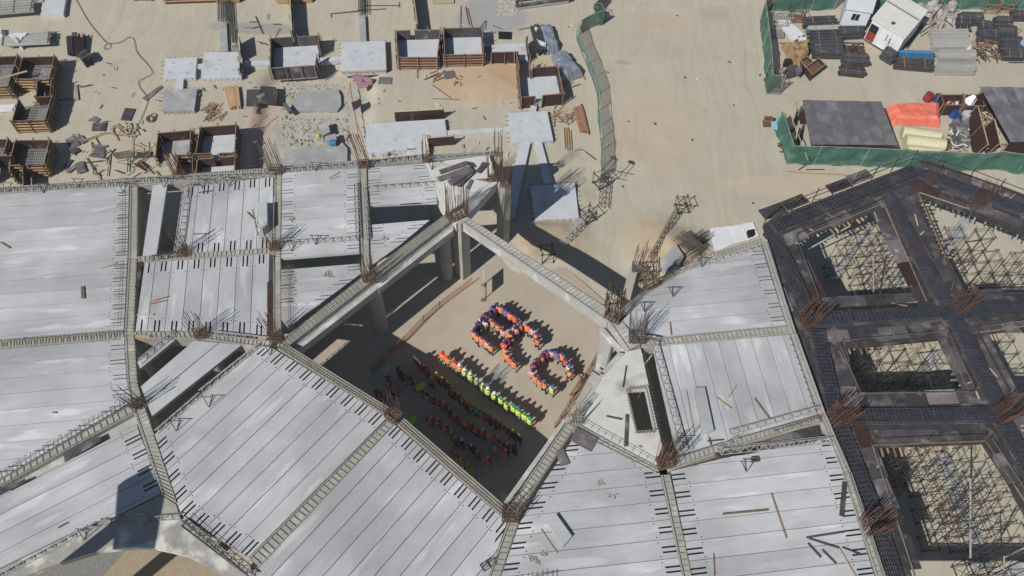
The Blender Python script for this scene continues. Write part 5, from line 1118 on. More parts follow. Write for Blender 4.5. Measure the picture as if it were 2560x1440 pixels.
# ground beams seen in the bays
for pts, lb in (([(2175, 560), (2200, 545), (2090, 700), (2062, 700)], 'slanting pale ground beam in the upper left open bay'), ([(2262, 655), (2290, 660), (2215, 765), (2190, 765)], 'second pale ground beam in the upper left open bay'),
                ([(2420, 520), (2450, 530), (2350, 660), (2330, 640)], 'pale ground beam in the upper right open bay'), ([(2500, 705), (2600, 730), (2600, 745), (2400, 735)], 'level ground beam in the upper right open bay'),
                ([(2330, 880), (2360, 875), (2300, 970), (2260, 970)], 'pale ground beam in the middle open bay'), ([(2340, 1130), (2370, 1130), (2440, 1300), (2480, 1420), (2440, 1420)], 'pale ground beam in the large lower open bay'),
                ([(2480, 1440), (2560, 1400), (2620, 1420), (2560, 1500)], 'pale slab corner at the lower right')):
    gbeam(pts, lb, 'padgrey', .2)
# falsework towers in the bays
FG = 'falsework towers under the formwork deck'
WN = ['zero', 'one', 'two', 'three', 'four', 'five', 'six', 'seven', 'eight', 'nine', 'ten', 'eleven', 'twelve', 'thirteen', 'fourteen', 'fifteen', 'sixteen']
ORD = ['first', 'second', 'third', 'fourth', 'fifth', 'sixth', 'seventh', 'eighth', 'ninth', 'tenth', 'eleventh', 'twelfth']
def in_bay(h, sx, sy, cond, name):
    w = [p.xy for p in PL(h, ZD)]; xs = [p.x for p in w]; ys = [p.y for p in w]; y = min(ys)
    k = 0; yy = min(ys) - .2; row = 0
    while yy < max(ys) + 1:
        xx = min(xs); row += 1; cn = 0
        while xx < max(xs) + 1:
            if inside((xx, yy), [(p.x, p.y) for p in w]):
                u = (xx - min(xs)) / (max(xs) - min(xs)); v = (yy - min(ys)) / (max(ys) - min(ys))
                if cond(u, v): cn += 1; tower(None, ZD - .45, 'brown falsework tower in the %s, row %s from below, %s from left' % (name, WN[row], ORD[cn - 1]), 1.25, 1.0, lifts=4, group=FG + ' in the ' + name, extra=.3, r=.026, loc=Vector((xx, yy, 0)), rz=U(-.05, .05) + .15)
            xx += sx
        yy += sy
in_bay(H1, 1.9, 1.8, lambda u, v: u > .7 or v > .84, 'upper left bay')
in_bay(H2, 2.5, 2.3, lambda u, v: v > .2 and not (u < .45 and v < .4), 'upper right bay')
in_bay(H3, 2.3, 1.9, lambda u, v: v > .4 or u > .75, 'middle bay')
in_bay(H4, 2.4, 2.2, lambda u, v: True, 'right edge bay')
in_bay(H5, 2.0, 2.0, lambda u, v: v > .88 or u > .7 - .15 * v, 'large lower bay')
# pale props
for i, (a, b) in enumerate([((1998, 636), (2125, 565)), ((1998, 636), (1992, 660)), ((2184, 735), (2184, 640)), ((2426, 1395), (2426, 1195)), ((2250, 1390), (2235, 1235)), ((2509, 1440), (2510, 1392)), ((2510, 1394), (2560, 1370))]):
    solo(MB().bar(P(*a, 3.5), P(*b, 7.0), .09), 'steel_prop', 'steelgrey', ['long pale prop slanting across the upper left bay', 'short pale prop in the upper left bay corner', 'upright pale prop in the upper left bay', 'tall pale prop in the large lower bay', 'pale prop along the shaded side of the lower bay', 'short upright prop at the lower right corner', 'level pale prop at the lower right corner'][i], 'prop')
# loose plywood and offcuts on the formwork deck
for i in range(40):
    a, b = LN[int(R() * len(LN))]; t_ = R(); c = P(a[0] + (b[0] - a[0]) * t_, a[1] + (b[1] - a[1]) * t_, ZD + .1); dd = (P(*b, ZD) - P(*a, ZD)).normalized(); s_ = Vector((-dd.y, dd.x, 0)) * (U(.9, 1.9) * (1 if R() > .5 else -1)); k_ = U(0, pi)
    c = c + s_; v_ = Vector((cos(k_), sin(k_), 0)) * U(.1, .6)
    solo(MB().bar(c - v_, c + v_, U(.05, .1), .05), 'offcut', R_choice(('timberpale', 'timberold', 'steelgrey', 'plygrey')), 'small offcut lying on the dark formwork deck', 'offcut', 'offcuts on the formwork deck')

# ================================================================ lattice girders lying on and along the decks
def girder(a, b, label, z=ZS + .05, w=.5, h=.4, m='steelgrey', step=.6, z2=None, group=None):
    k = .8
    A = P(*a, z); B_ = P(*b, z if z2 is None else z2); d = (B_ - A).normalized(); s = Vector((-d.y, d.x, 0)).normalized() * w / 2; T = thing('lattice_girder', label, 'lattice girder', tuple(A), group)
    for o in (s, -s, Vector((0, 0, h))): part(MB().bar(A + o, B_ + o, .05 * k), 'chord', m, T)
    mb = MB(); n = max(2, int((B_ - A).length / step))
    for i in range(n):
        c0 = A.lerp(B_, i / n); c1 = A.lerp(B_, (i + .5) / n); c2 = A.lerp(B_, (i + 1) / n); t = Vector((0, 0, h))
        for e in (s, -s): mb.bar(c0 + e, c1 + t, .035 * k); mb.bar(c1 + t, c2 + e, .035 * k)
        mb.bar(c0 + s, c0 - s, .035)
    part(mb, 'bracing', m, T, 'stuff')
    return T
girder((-60, 478), (340, 458), 'lattice girder along the top edge, leftmost length', w=.55, h=.3)
girder((300, 452), (690, 436), 'lattice girder along the top edge above the lone plank', w=.55, h=.3)
girder((660, 430), (900, 411), 'lattice girder along the top edge below the rubble pit', w=.55, h=.3)
girder((890, 412), (1075, 392), 'lattice girder along the top edge right of the rust coloured cage', w=.6)
girder((1070, 398), (1238, 382), 'thin lattice girder on the edge behind the dark boards', w=.4, h=.2)
girder((706, 606), (895, 596), 'lattice girder across the ribbed bay above the dark slot', w=.45, h=.3)
girder((922, 470), (1085, 458), 'lattice girder between two tall bar clusters near the corner', w=.45, h=.3)
girder((470, 460), (445, 640), 'lattice girder lying along the bay of nine vertical planks', w=.7, h=.3)
girder((892, 458), (898, 600), 'lattice girder standing beside the third cross beam', w=.5, h=.3)
girder((912, 470), (922, 600), 'second lattice girder on the third cross beam', w=.35, h=.3)
girder((440, 830), (350, 905), 'lattice girder crossing the dark gap left of the wide bay', w=.4)
girder((648, 862), (500, 980), 'lattice girder along the upper half of the wide diagonal bay edge', w=.35, h=.2)
girder((500, 985), (390, 1080), 'lattice girder along the lower half of the wide diagonal bay edge', w=.35, h=.2)
girder((462, 1305), (640, 1440), 'lattice girder over the black slots at the lower left', w=.6, h=.3, m='bluebar')
girder((250, 1305), (455, 1290), 'lattice girder over the patchy slab near the arc', w=.4, h=.25)
girder((-20, 1450), (240, 1310), 'lattice girder along the edge of the lower left bay', w=.35, h=.25)
girder((540, 832), (680, 848), 'lattice girder at the foot of the vertical plank bay', w=.4, h=.25)
girder((1640, 860), (1712, 1125), 'long lattice girder along the left edge of the right bay', w=.55, h=.35)
girder((1825, 1080), (2045, 1020), 'lattice girder across the lower edge of the right bay', w=.4, h=.3)
girder((1800, 1128), (2080, 1098), 'white flecked lattice girder in front of the dark shutters', w=.5, h=.3)
girder((1795, 1125), (1850, 1092), 'short lattice girder crossing the lower beam of the right bay', w=.4, h=.3)
girder((1600, 730), (1700, 672), 'lattice girder following the curved edge, lower piece', w=.35, h=.25, m='steeldark')
girder((1700, 676), (1900, 618), 'lattice girder following the curved edge, upper piece', w=.35, h=.25)
girder((380, 645), (445, 634), 'short lattice girder at the foot of the lone plank', w=.5, h=.25, m='bluebar')
girder((1605, 838), (1655, 848), 'dark lattice girder beside the grey bar cluster', w=.4, h=.3, m='bluebar')
girder((1205, 1420), (1236, 1400), 'lattice girder beside the lower middle beam', w=.5, h=.3, m='bluebar')
# V shaped bar chairs hanging over the edges
for i, (x, y) in enumerate([(18, 480), (108, 482), (195, 470), (308, 480), (410, 468), (505, 470), (574, 466), (790, 428), (980, 408), (1080, 424), (730, 628), (790, 612), (1612, 780), (1683, 742), (1755, 668), (1622, 690), (522, 1018), (440, 1078), (675, 888), (210, 1350), (1866, 1180), (1710, 1120)]):
    p = P(x, y, ZS + .02); mb = MB().bar(p + Vector((-.35, .5, .5)), p, .05).bar(p, p + Vector((.4, .55, .5)), .05).bar(p + Vector((-.5, .5, .5)), p + Vector((.5, .55, .5)), .04)
    solo(mb, 'bar_spacer', 'steeldark', 'V shaped steel spacer bent over the edge of the precast deck', 'spacer', 'V shaped spacers along the deck edges')
# loose things on the deck
def dboard(pts, label, m='plygrey', z=ZS + .1, h=.06, name='board', cat='board', group=None): q = PL(pts, z); return solo(qp(q, z - h, z), name, m, label, cat, group)
dboard([(1097, 425), (1165, 402), (1171, 411), (1102, 434)], 'uppermost dark plank of the fan of boards on the corner slab', 'plygrey', ZS + .15)
dboard([(1092, 443), (1168, 415), (1174, 425), (1098, 453)], 'second dark plank of the fan of boards on the corner slab', 'plygrey', ZS + .22)
dboard([(1118, 452), (1174, 416), (1186, 427), (1128, 464)], 'wide grey plank on top of the fan of boards', 'plygrey', ZS + .36)
dboard([(1138, 462), (1186, 428), (1196, 420), (1148, 467)], 'narrow dark plank at the right of the fan of boards', 'plydark', ZS + .28)
dboard([(1164, 470), (1176, 448), (1183, 450), (1172, 474)], 'short plank pointing down from the fan of boards', 'plygrey', ZS + .12)
dboard([(1190, 448), (1218, 445), (1217, 453), (1200, 450)], 'small plank at the right end of the corner slab', 'plygrey', ZS + .15)
dboard([(1190, 430), (1206, 404), (1222, 408), (1200, 432)], 'crumpled dark sheet behind the fan of boards', 'plydark', ZS + .2)
dboard([(1168, 403), (1182, 406), (1190, 416), (1176, 420)], 'torn dark sheet beside the fan of boards', 'plydark', ZS + .12)
dboard([(1441, 1066), (1496, 1096), (1477, 1129), (1425, 1100)], 'large dark brown plywood sheet beside the looped bar cluster', 'plygrey', ZS + .12, .03, 'plywood_sheet', 'plywood sheet')
dboard([(1388, 1127), (1408, 1121), (1424, 1159), (1402, 1166)], 'smaller grey plywood sheet below the large dark one', 'plygrey', ZS + .12, .03, 'plywood_sheet', 'plywood sheet')
dboard([(1964, 1102), (2046, 1066), (2054, 1090), (1966, 1124)][:0] or [(1900, 1108), (1980, 1080), (1986, 1108), (1904, 1132)], 'grey shutter lying in the gap below the right bay', 'plygrey', ZS - .1, .06, 'shutter', 'shutter')
dboard([(1975, 1078), (2046, 1066), (2050, 1096), (1984, 1110)], 'dark shutter lying in the gap below the right bay', 'plydark', ZS - .12, .06, 'shutter', 'shutter')
dboard([(1786, 1132), (1822, 1128), (1826, 1142), (1792, 1148)], 'small dark shutter at the left end of the gap', 'plydark', ZS + .05, .05, 'shutter', 'shutter')
dboard([(1878, 1142), (1896, 1140), (1900, 1152), (1880, 1154)], 'small dark timber box on the lower right bay', 'plydark', ZS + .15, .15, 'timber_box', 'box')
dboard([(78, 1136), (160, 1090), (168, 1106), (90, 1150)][:0] or [(158, 1130), (246, 1088), (252, 1102), (162, 1156)], 'purplish plywood sheet bridging the slot at the lower left', 'plydark', ZS + .04, .04, 'plywood_sheet', 'plywood sheet')
dboard([(0, 1224), (62, 1196), (64, 1204), (0, 1238)], 'dark plywood sheet bridging the slot at the left edge', 'plydark', ZS + .04, .04, 'plywood_sheet', 'plywood sheet')
for i, pts in enumerate([[(668, 705), (682, 705), (681, 775), (668, 775)], [(668, 778), (682, 777), (682, 842), (667, 842)], [(674, 638), (685, 638), (682, 702), (671, 702)], [(346, 652), (356, 652), (348, 718), (338, 718)]]):
    dboard(pts, ['middle', 'lowest', 'top'][i] + ' brown shutter of the strip beside the second cross beam' if i < 3 else 'dark shutter strip left of the vertical plank bay', 'plybrown' if i < 2 else 'plydark', ZS + .02, .04, 'shutter', 'shutter')
# offcut blocks of plank
def block(c4, label, h=.3):
    q = PL(c4, ZS + h); c = sum(q, Vector()) / 4; T = thing('plank_offcut', label, 'plank offcut', (c.x, c.y, ZS)); part(qp(q, ZS + .01, ZS + h), 'block', 'plank', T)
    d = (q[1] - q[0]).normalized(); part(MB().bar(q[0] + Vector((0, 0, -h + .03)) - d * .5, q[3] + Vector((0, 0, -h + .03)) - d * .5, .06), 'lifting_strap', 'tie', T)
block([(1367, 1306), (1390, 1284), (1430, 1340), (1408, 1366)], 'thick pale offcut block lying on the lower middle bay')
block([(1735, 969), (1762, 968), (1785, 1076), (1757, 1083)], 'long pale offcut plank lying on the right bay', .28)
block([(641, 506), (667, 503), (668, 560), (655, 572)], 'short tilted plank piece on the vertical plank bay', .8)
def dstick(lst, label, m='timberold', w=.09, **k): sticks(lst, label, m, w, z=ZS + .06, **k)
dstick([(203, 717, 205, 746), (208, 715, 210, 746)], 'one of two short battens side by side on the far left bay', group='two short battens on the far left bay')
dstick([(252, 671, 290, 658)], 'thin pale batten near the slots of the far left bay', 'timberpale'); dstick([(0, 605, 24, 620)], 'thin rod at the left edge of the far left bay')
dstick([(380, 753, 421, 741), (376, 760, 415, 751)], 'one of two pinkish battens crossing on the vertical plank bay', 'timberred', .07, group='two pinkish battens'); dstick([(342, 787, 384, 787)], 'pale batten near the lower left of the vertical plank bay', 'timberpale', .07)
dstick([(618, 530, 636, 547), (497, 481, 530, 477), (484, 585, 520, 584)], 'small dark rod on the upper vertical plank bay', 'steeldark', .06, group='small rods on the upper vertical bay')
dstick([(1886, 995, 1925, 1048)], 'brown batten slanting on the right bay', 'timberold', .09); dstick([(1790, 993, 1828, 1022)], 'thin orange batten on the right bay', 'timber', .06); dstick([(1822, 992, 1842, 963)], 'thin red rod crossing a joint on the right bay', 'timberred', .05)
dstick([(1768, 1103, 1810, 1099), (1773, 1094, 1778, 1112)], 'dark crossed bar at the lower left of the right bay', 'steeldark', .08, group='crossed bars on the right bay')
dstick([(1675, 806, 1678, 838)], 'thin red upright rod above the bay beam', 'timberred', .06)
dstick([(1807, 1285, 1920, 1275)], 'long grey batten on the lower right bay', 'timberold', .08); dstick([(1928, 1233, 1966, 1346)], 'long pale batten on the lower right bay', 'timberold', .08); dstick([(2098, 1372, 2148, 1460)], 'pale batten at the bottom of the lower right bay', 'timberpale', .1)
dstick([(2016, 1344, 2110, 1330), (2022, 1346, 2098, 1370), (2020, 1358, 2052, 1394), (2055, 1374, 2090, 1410), (2106, 1368, 2150, 1386)], 'dark batten in the loose group at the lower right', 'steeldark', .09, group='loose dark battens at the lower right')
dstick([(2112, 1205, 2104, 1290)], 'wide dark board standing by the right end of the lower bay', 'plydark', .35)
dstick([(1784, 1384, 1786, 1440), (1310, 1272, 1318, 1268)], 'thin red rod on the bottom of the lower bays', 'timberred', .05, group='thin red rods at the bottom')
dstick([(1566, 914, 1557, 968), (1516, 1040, 1554, 1049), (1480, 925, 1500, 938)], 'dark batten on the triangular white slab', 'steeldark', .09, group='dark battens on the triangular slab'); dstick([(1568, 1036, 1564, 1116)], 'wide dark batten left of the opening in the triangular slab', 'plydark', .2)
dstick([(1597, 1114, 1604, 1119)], 'tiny dark offcut on the triangular slab'); dstick([(146, 1319, 169, 1307)], 'short black rod on the lower left bay', 'steeldark', .09); dstick([(130, 1031, 141, 1032)], 'tiny dark offcut on the left middle bay')
dstick([(822, 445, 850, 430), (985, 400, 1020, 392), (823, 450, 848, 440)], 'thin pale rod near the top of the ribbed bays', 'timberpale', .05, group='thin rods on the ribbed bays'); dstick([(338, 840, 374, 842)], 'orange timber offcut on the beam crossing', 'timber', .2)
# reel-like patches of debris on slab
def debris(x, y, n, r, m='steelgrey'):
    mb = MB()
    for i in range(n):
        p = P(x + U(-r, r), y + U(-r * .6, r * .6), ZS + .03); a = U(0, 6.3); l = U(.05, .25); mb.bar(p, p + Vector((cos(a) * l, sin(a) * l, .02)), .04)
    return mb
for x, y, n, r in ((823, 687, 30, 12), (730, 548, 14, 6), (963, 598, 12, 8), (1502, 1208, 16, 10), (1333, 1400, 20, 14), (1360, 1385, 10, 10), (1530, 1240, 8, 8)):
    tag(link('debris', debris(x, y, n, r).mesh('debris', 'tie')), kind='stuff')

# ================================================================ road-side lattice walkway on towers
TG = 'small scaffold towers carrying the ladder beams'
for i, (x, y, h, lb) in enumerate([(1500, 462, 1.5, 'scaffold tower under the lower end of the green net'), (1468, 548, 1.3, 'scaffold tower where the ladder beams bend'), (1366, 648, 1.5, 'scaffold tower in the shadow beside the hall'), (1703, 524, 1.4, 'far scaffold tower standing alone on the sand'), (1612, 690, 1.5, 'scaffold tower close to the curved deck edge'), (1524, 800, 5.0, 'scaffold tower beside the hall corner bars')]):
    tower((x, y), h, lb, 1.0, 1.0, lifts=1 if h < 2 else 3, group=TG, extra=.5, rz=.6 if i in (0, 1) else .2, m='scaff', r=.035)
girder((1511, 440), (1503, 520), 'ladder beam dropping from the net fence tower', z=1.0, w=.5, h=.1, m='scaff'); girder((1470, 530), (1385, 632), 'ladder beam between the bend tower and the shaded tower', z=1.0, w=.6, h=.1, m='steelgrey')
girder((1694, 520), (1625, 645), 'ladder beam reaching the far lone tower', z=1.0, w=.35, h=.1, m='scaff'); girder((1610, 665), (1545, 760), 'ladder beam reaching the hall corner', z=1.0, w=.35, h=.1, m='scaff')
sticks([(1462, 378, 1490, 400)], 'curved dark rod on the sand beside the net fence end', 'steeldark', .06)
T = thing('scaffold_tower', 'scaffold tower with two dark plates at the lower end of the net', 'scaffold', tuple(P(1510, 440)), TG)
for a, b in (((1510, 440, 0), (1512, 440, 3.6)), ((1530, 425, 0), (1531, 425, 3.6)), ((1505, 425, 3), (1540, 390, 3)), ((1515, 432, 3), (1545, 398, 3)), ((1500, 440, 1.6), (1535, 420, 1.6))): part(MB().tube(P(*a), P(*b), .035, 5), 'tube', 'scaff', T)
for pts in ([(1524, 392), (1531, 388), (1536, 393), (1528, 397)], [(1532, 396), (1538, 391), (1543, 397), (1537, 401)]): part(qp(PL(pts, 3.1), 3.05, 3.1), 'plate', 'steeldark', T)
# white sheets on site left of the formwork deck
sheets([([(1772, 571), (1824, 566), (1842, 607), (1787, 630)], 'white'), ([(1824, 566), (1852, 562), (1870, 600), (1842, 607)], 'white'), ([(1853, 560), (1882, 555), (1898, 590), (1868, 602)], 'white')], ['largest white sheet beyond the curved deck edge', 'middle white sheet beyond the curved deck edge', 'white sheet with dark box beyond the curved deck edge'])
q = PL([(1868, 576), (1884, 572), (1886, 586), (1872, 590)], .5); solo(qp(q, .05, .5), 'dark_box', 'black', 'small dark box standing on the white sheet', 'box')
cage((1690, 610), (1742, 650), 1.2, 1.2, 'dark rebar mat leaning beside the curved deck edge', n=14, m='rebar', z=.3)
cage((1700, 640), (1760, 600), .8, 1.0, 'brown rebar cage crossing behind the curved deck edge', n=8, m='scaff', z=.3)
pad([(1650, 650), (1690, 610), (1710, 640), (1680, 690)], 'grey wall foot beyond the curved deck edge', 1.2, 'padgrey', False, name='concrete_stub', cat='concrete stub')

# ================================================================ the hall: floor, barriers, sign, people
hf = [(700, 868), (1140, 560), (1545, 800), (1500, 930), (1440, 1060), (1275, 1290)]
hq = [p.xy for p in PL([(560, 850), (1150, 600), (1290, 560), (1600, 830), (1530, 1010), (1300, 1420)], 0.0)]
struct(MB().prism(hq, -.3, .035), 'hall_floor', 'hallfloor')
struct(MB().prism([p.xy for p in PL([(920, 945), (968, 905), (980, 915), (935, 958)], .04)], .036, .041), 'floor_strip', 'padgrey')
struct(MB().prism([p.xy for p in PL([(1215, 950), (1262, 905), (1280, 916), (1232, 968)], .04)], .036, .041), 'floor_strip', 'padgrey')
fence([(932, 935), (978, 886), (1012, 856), (1060, 805), (1100, 770), (1180, 710)], .9, 'low orange mesh barrier crossing the hall floor', 'orangenet', 'orangepost', 3.0, 2, .1, 'mesh_barrier')
fence([(1503, 842), (1498, 880), (1478, 918), (1452, 960), (1425, 1010), (1402, 1048), (1386, 1072)], 1.0, 'orange mesh barrier along the right wall of the hall', 'orangenet', 'orangepost', 2.4, 2, .15, 'mesh_barrier')
T = thing('notice_board', 'thin notice board on two weighted feet casting a square shadow', 'notice board', tuple(P(1208, 735)))
a, b = P(1209, 712), P(1209, 750); part(MB().box(P(1209, 714), .35, .3, .15), 'foot', 'timberold', T); part(MB().box(P(1208, 751), .35, .3, .15), 'foot', 'timberold', T)
u = Vector((0, 0, 2.3)); part(MB().bar(a, a + u, .06), 'post', 'timberpale', T); part(MB().bar(b, b + u, .06), 'post', 'timberpale', T)
part(MB().box8([a + Vector((0, 0, 1.0)), b + Vector((0, 0, 1.0)), b + Vector((.03, 0, 1.0)), a + Vector((.03, 0, 1.0))], [a + u, b + u, b + u + Vector((.03, 0, 0)), a + u + Vector((.03, 0, 0))]), 'board', 'white', T)
part(MB().bar(a + Vector((0, 0, .3)), b + Vector((0, 0, .3)), .05), 'rail', 'timberpale', T)
# timber trestle by the third letter
T = thing('timber_trestle', 'brown timber trestle leaning by the orange barrier, right of the last letter', 'trestle', tuple(P(1435, 975)))
K = [P(1452, 945, 1.0), P(1428, 985, 1.0), P(1455, 950), P(1440, 925), P(1424, 988), P(1436, 990), P(1460, 935)]
for i, j in ((0, 1), (0, 2), (0, 3), (1, 4), (1, 5), (2, 4), (0, 6)): part(MB().bar(K[i], K[j], .09), 'beam', 'timberold', T)

# --- a person: one continuous skinned body; vest, helmet and hair-free head as clothing on it
def skin_body(name, pose):
    me = bpy.data.meshes.new(name)
    J = dict(pel=(0, 0, .93), wai=(0, .0, 1.1), che=(0, .0, 1.32), nck=(0, .0, 1.48), hd0=(0, .015, 1.56), hd1=(0, .02, 1.68))
    for s, sx in (('l', -1), ('r', 1)):
        lg = pose['leg' + s]; ar = pose['arm' + s]
        J['hip' + s] = (.095 * sx, 0, .88); J['kne' + s] = (.10 * sx + lg[0] * .4, lg[1] * .5, .48); J['ank' + s] = (.11 * sx + lg[0], lg[1], .09); J['toe' + s] = (.13 * sx + lg[0], lg[1] + .17, .035)
        J['sho' + s] = (.19 * sx, 0, 1.40); J['elb' + s] = ((.19 + ar[0]) * sx, ar[1], 1.12 + ar[4]); J['wri' + s] = ((.19 + ar[2]) * sx, ar[3], .88 + ar[5]); J['han' + s] = ((.19 + ar[2] * 1.02) * sx, ar[3] + .02, .79 + ar[5])
    names = list(J); E = [('pel', 'wai'), ('wai', 'che'), ('che', 'nck'), ('nck', 'hd0'), ('hd0', 'hd1')]
    for s in 'lr': E += [('pel', 'hip' + s), ('hip' + s, 'kne' + s), ('kne' + s, 'ank' + s), ('ank' + s, 'toe' + s), ('che', 'sho' + s), ('sho' + s, 'elb' + s), ('elb' + s, 'wri' + s), ('wri' + s, 'han' + s)]
    me.from_pydata([J[n] for n in names], [(names.index(a), names.index(b)) for a, b in E], []); me.update()
    o = bpy.data.objects.new(name, me); COL.objects.link(o)
    md = o.modifiers.new('s', 'SKIN'); rad = dict(pel=(.16, .12), wai=(.145, .11), che=(.18, .12), nck=(.055, .055), hd0=(.075, .085), hd1=(.085, .1))
    per = dict(hip=(.095, .1), kne=(.065, .065), ank=(.045, .05), toe=(.045, .03), sho=(.075, .075), elb=(.048, .048), wri=(.033, .033), han=(.045, .025))
    for i, n in enumerate(names):
        r = rad.get(n) or per[n[:3]]; me.skin_vertices[0].data[i].radius = r
    me.skin_vertices[0].data[0].use_root = True
    md.use_smooth_shade = True; sb = o.modifiers.new('b', 'SUBSURF'); sb.levels = 1
    dg = bpy.context.evaluated_depsgraph_get(); dg.update(); ev = bpy.data.meshes.new_from_object(o.evaluated_get(dg)); bpy.data.objects.remove(o); bpy.data.meshes.remove(me)
    ev.name = name
    for k in ('skin', 'trousers', 'shirt', 'boots'): ev.materials.append(MATS[k])
    hands = [Vector(J['hanl']), Vector(J['hanr']), Vector(J['wril']), Vector(J['wrir'])]
    for f in ev.polygons:
        c = f.center; f.material_index = 2
        if c.z < .13: f.material_index = 3
        elif c.z < .97 and abs(c.x) < .2 + .1 * (c.z < .6): f.material_index = 1
        if c.z > 1.47 and abs(c.x) < .12: f.material_index = 0
        if min((c - h).length for h in hands) < .085: f.material_index = 0
    return ev
mat('skin', (.30, .17, .11), (.25, .14, .09), rough=.6); mat('shirt', (.05, .06, .12), (.035, .04, .08), scale=5, rand=.4); mat('trousers', (.05, .055, .085), (.03, .032, .05), scale=5, rand=.5); mat('boots', (.03, .025, .02), rough=.6)
for k, c in dict(v_orange=(.95, .27, .04), v_redorange=(.90, .14, .03), v_red=(.70, .05, .03), v_lime=(.62, .85, .08), v_paleyellow=(.75, .80, .25), v_green=(.18, .62, .32), v_olive=(.22, .24, .07), v_pink=(.75, .42, .40), v_purple=(.22, .13, .32), v_dark=(.05, .04, .09), v_darkred=(.30, .04, .05), v_white=(.7, .7, .68), v_navy=(.015, .02, .10),
                h_blue=(.035, .05, .22), h_brightblue=(.05, .16, .7), h_white=(.85, .85, .86), h_red=(.75, .03, .03), h_green=(.01, .33, .16), h_yellow=(.36, .29, .06), h_dark=(.05, .05, .06), h_lime=(.36, .52, .08), h_grey=(.4, .4, .36)).items(): mat(k, c, tuple(x * .85 for x in c), scale=4, rough=.45 if k[0] == 'h' else .7)
mat('reflect', (.75, .75, .7), rough=.4)
def vest_mesh():
    mb = MB(); zs = [.92, 1.0, 1.08, 1.12, 1.18, 1.3, 1.38, 1.42, 1.455]; rx = [.215, .21, .2, .2, .205, .225, .235, .215, .12]; ry = [.165, .16, .155, .155, .16, .165, .16, .15, .1]; n = 14; V = []
    for z, a, b in zip(zs, rx, ry): V += [(cos(2 * pi * k / n) * a, sin(2 * pi * k / n) * b, z) for k in range(n)]
    for j in range(len(zs) - 1):
        for k in range(n):
            mb.cm = 1 if j in (2,) or (j == 6 and k in (3, 10)) else 0
            mb.raw([V[j * n + k], V[j * n + (k + 1) % n], V[(j + 1) * n + (k + 1) % n], V[(j + 1) * n + k]], [(0, 1, 2, 3)])
    return mb.mesh('vest', ['v_orange', 'reflect'])
def helmet_mesh(R0=.115, brim=.135, h=.13):
    mb = MB(); n = 12; prof = [(brim, -.01, .02), (brim, .0, .02), (R0, .012, 0), (R0 * .97, .06, 0), (R0 * .78, .11, 0), (R0 * .42, h - .008, 0), (0.02, h, 0)]; V = []
    for r, z, off in prof: V += [(cos(2 * pi * k / n) * r * .88, sin(2 * pi * k / n) * r + (off if sin(2 * pi * k / n) > 0 else 0), z) for k in range(n)]
    F = [(j * n + k, j * n + (k + 1) % n, (j + 1) * n + (k + 1) % n, (j + 1) * n + k) for j in range(len(prof) - 1) for k in range(n)] + [tuple(range((len(prof) - 1) * n, len(prof) * n))]
    mb.raw(V, F)
    for k in (-1, 1): mb.bar((0, -.1, .1), (0, .1, .11), .03, .09) if k == 1 else None
    return mb.mesh('helmet', 'h_blue')
POSES = [skin_body('person_body', p) for p in (
    dict(legl=(0, 0), legr=(0, 0), arml=(.05, 0, .06, .06, 0, 0), armr=(.05, 0, .06, .06, 0, 0)),
    dict(legl=(-.04, .05), legr=(.05, -.05), arml=(.06, .08, -.06, .24, 0, .16), armr=(.07, .02, .08, .08, 0, 0)),
    dict(legl=(-.05, 0), legr=(.05, 0), arml=(.08, -.1, -.1, -.17, .0, .12), armr=(.08, -.1, -.1, -.17, .0, .12)))]
VM = vest_mesh(); HM = helmet_mesh(); BH = helmet_mesh(.14, .36, .14); BH.name = 'sun_hat'
for me in (VM, HM, BH):
    me.polygons.foreach_set('use_smooth', [True] * len(me.polygons))
def person(x, y, vest, helm, label, group, face=None, hz=1.62, shirt=None, tr=None, big=False):
    """x, y: pixel of the head"""
    p = P(x, y, hz); sc = U(.95, 1.03); rz = (face if face is not None else radians(-35)) + U(-.3, .3)
    T = thing('person', label, 'person', (p.x, p.y, .036), group, rz); T.scale = (sc * 1.18, sc * 1.18, sc * 1.04)
    me = POSES[int(R() * 3) % 3]; b = link('body', me, (0, 0, 0), 0, T)
    for i, k in ((1, tr), (2, shirt)):
        if k: b.material_slots[i].link = 'OBJECT'; b.material_slots[i].material = MATS[k]
    if vest:
        v = link('vest', VM, (0, 0, 0), 0, T); v.material_slots[0].link = 'OBJECT'; v.material_slots[0].material = MATS[vest]
    h = link('sun_hat' if big else 'helmet', BH if big else HM, (0, .015, 1.66), 0, T); h.material_slots[0].link = 'OBJECT'; h.material_slots[0].material = MATS[helm]
    h.rotation_euler = (U(-.15, .1), U(-.1, .1), U(-.4, .4))
ORD = ['first', 'second', 'third', 'fourth', 'fifth', 'sixth', 'seventh', 'eighth', 'ninth', 'tenth', 'eleventh', 'twelfth', 'thirteenth', 'fourteenth', 'fifteenth', 'sixteenth', 'seventeenth', 'eighteenth', 'nineteenth', 'twentieth', 'twenty-first', 'twenty-second', 'twenty-third', 'twenty-fourth', 'twenty-fifth', 'twenty-sixth']
VN = dict(v_orange='orange vest', v_redorange='red-orange vest', v_red='red vest', v_lime='lime vest', v_paleyellow='pale yellow vest', v_green='green vest', v_olive='olive vest', v_pink='pink vest', v_purple='purple vest', v_dark='dark clothes', v_darkred='dark red vest', v_white='white shirt', v_navy='navy overalls')
HN = dict(h_blue='blue helmet', h_brightblue='bright blue helmet', h_white='white helmet', h_red='red helmet', h_green='green helmet', h_yellow='yellow helmet', h_dark='dark helmet', h_lime='lime sun hat', h_grey='grey helmet')
VK = dict(o='v_orange', r='v_redorange', R='v_red', y='v_lime', Y='v_paleyellow', g='v_green', O='v_olive', p='v_pink', u='v_purple', d='v_dark', D='v_darkred', w='v_white', n='v_navy')
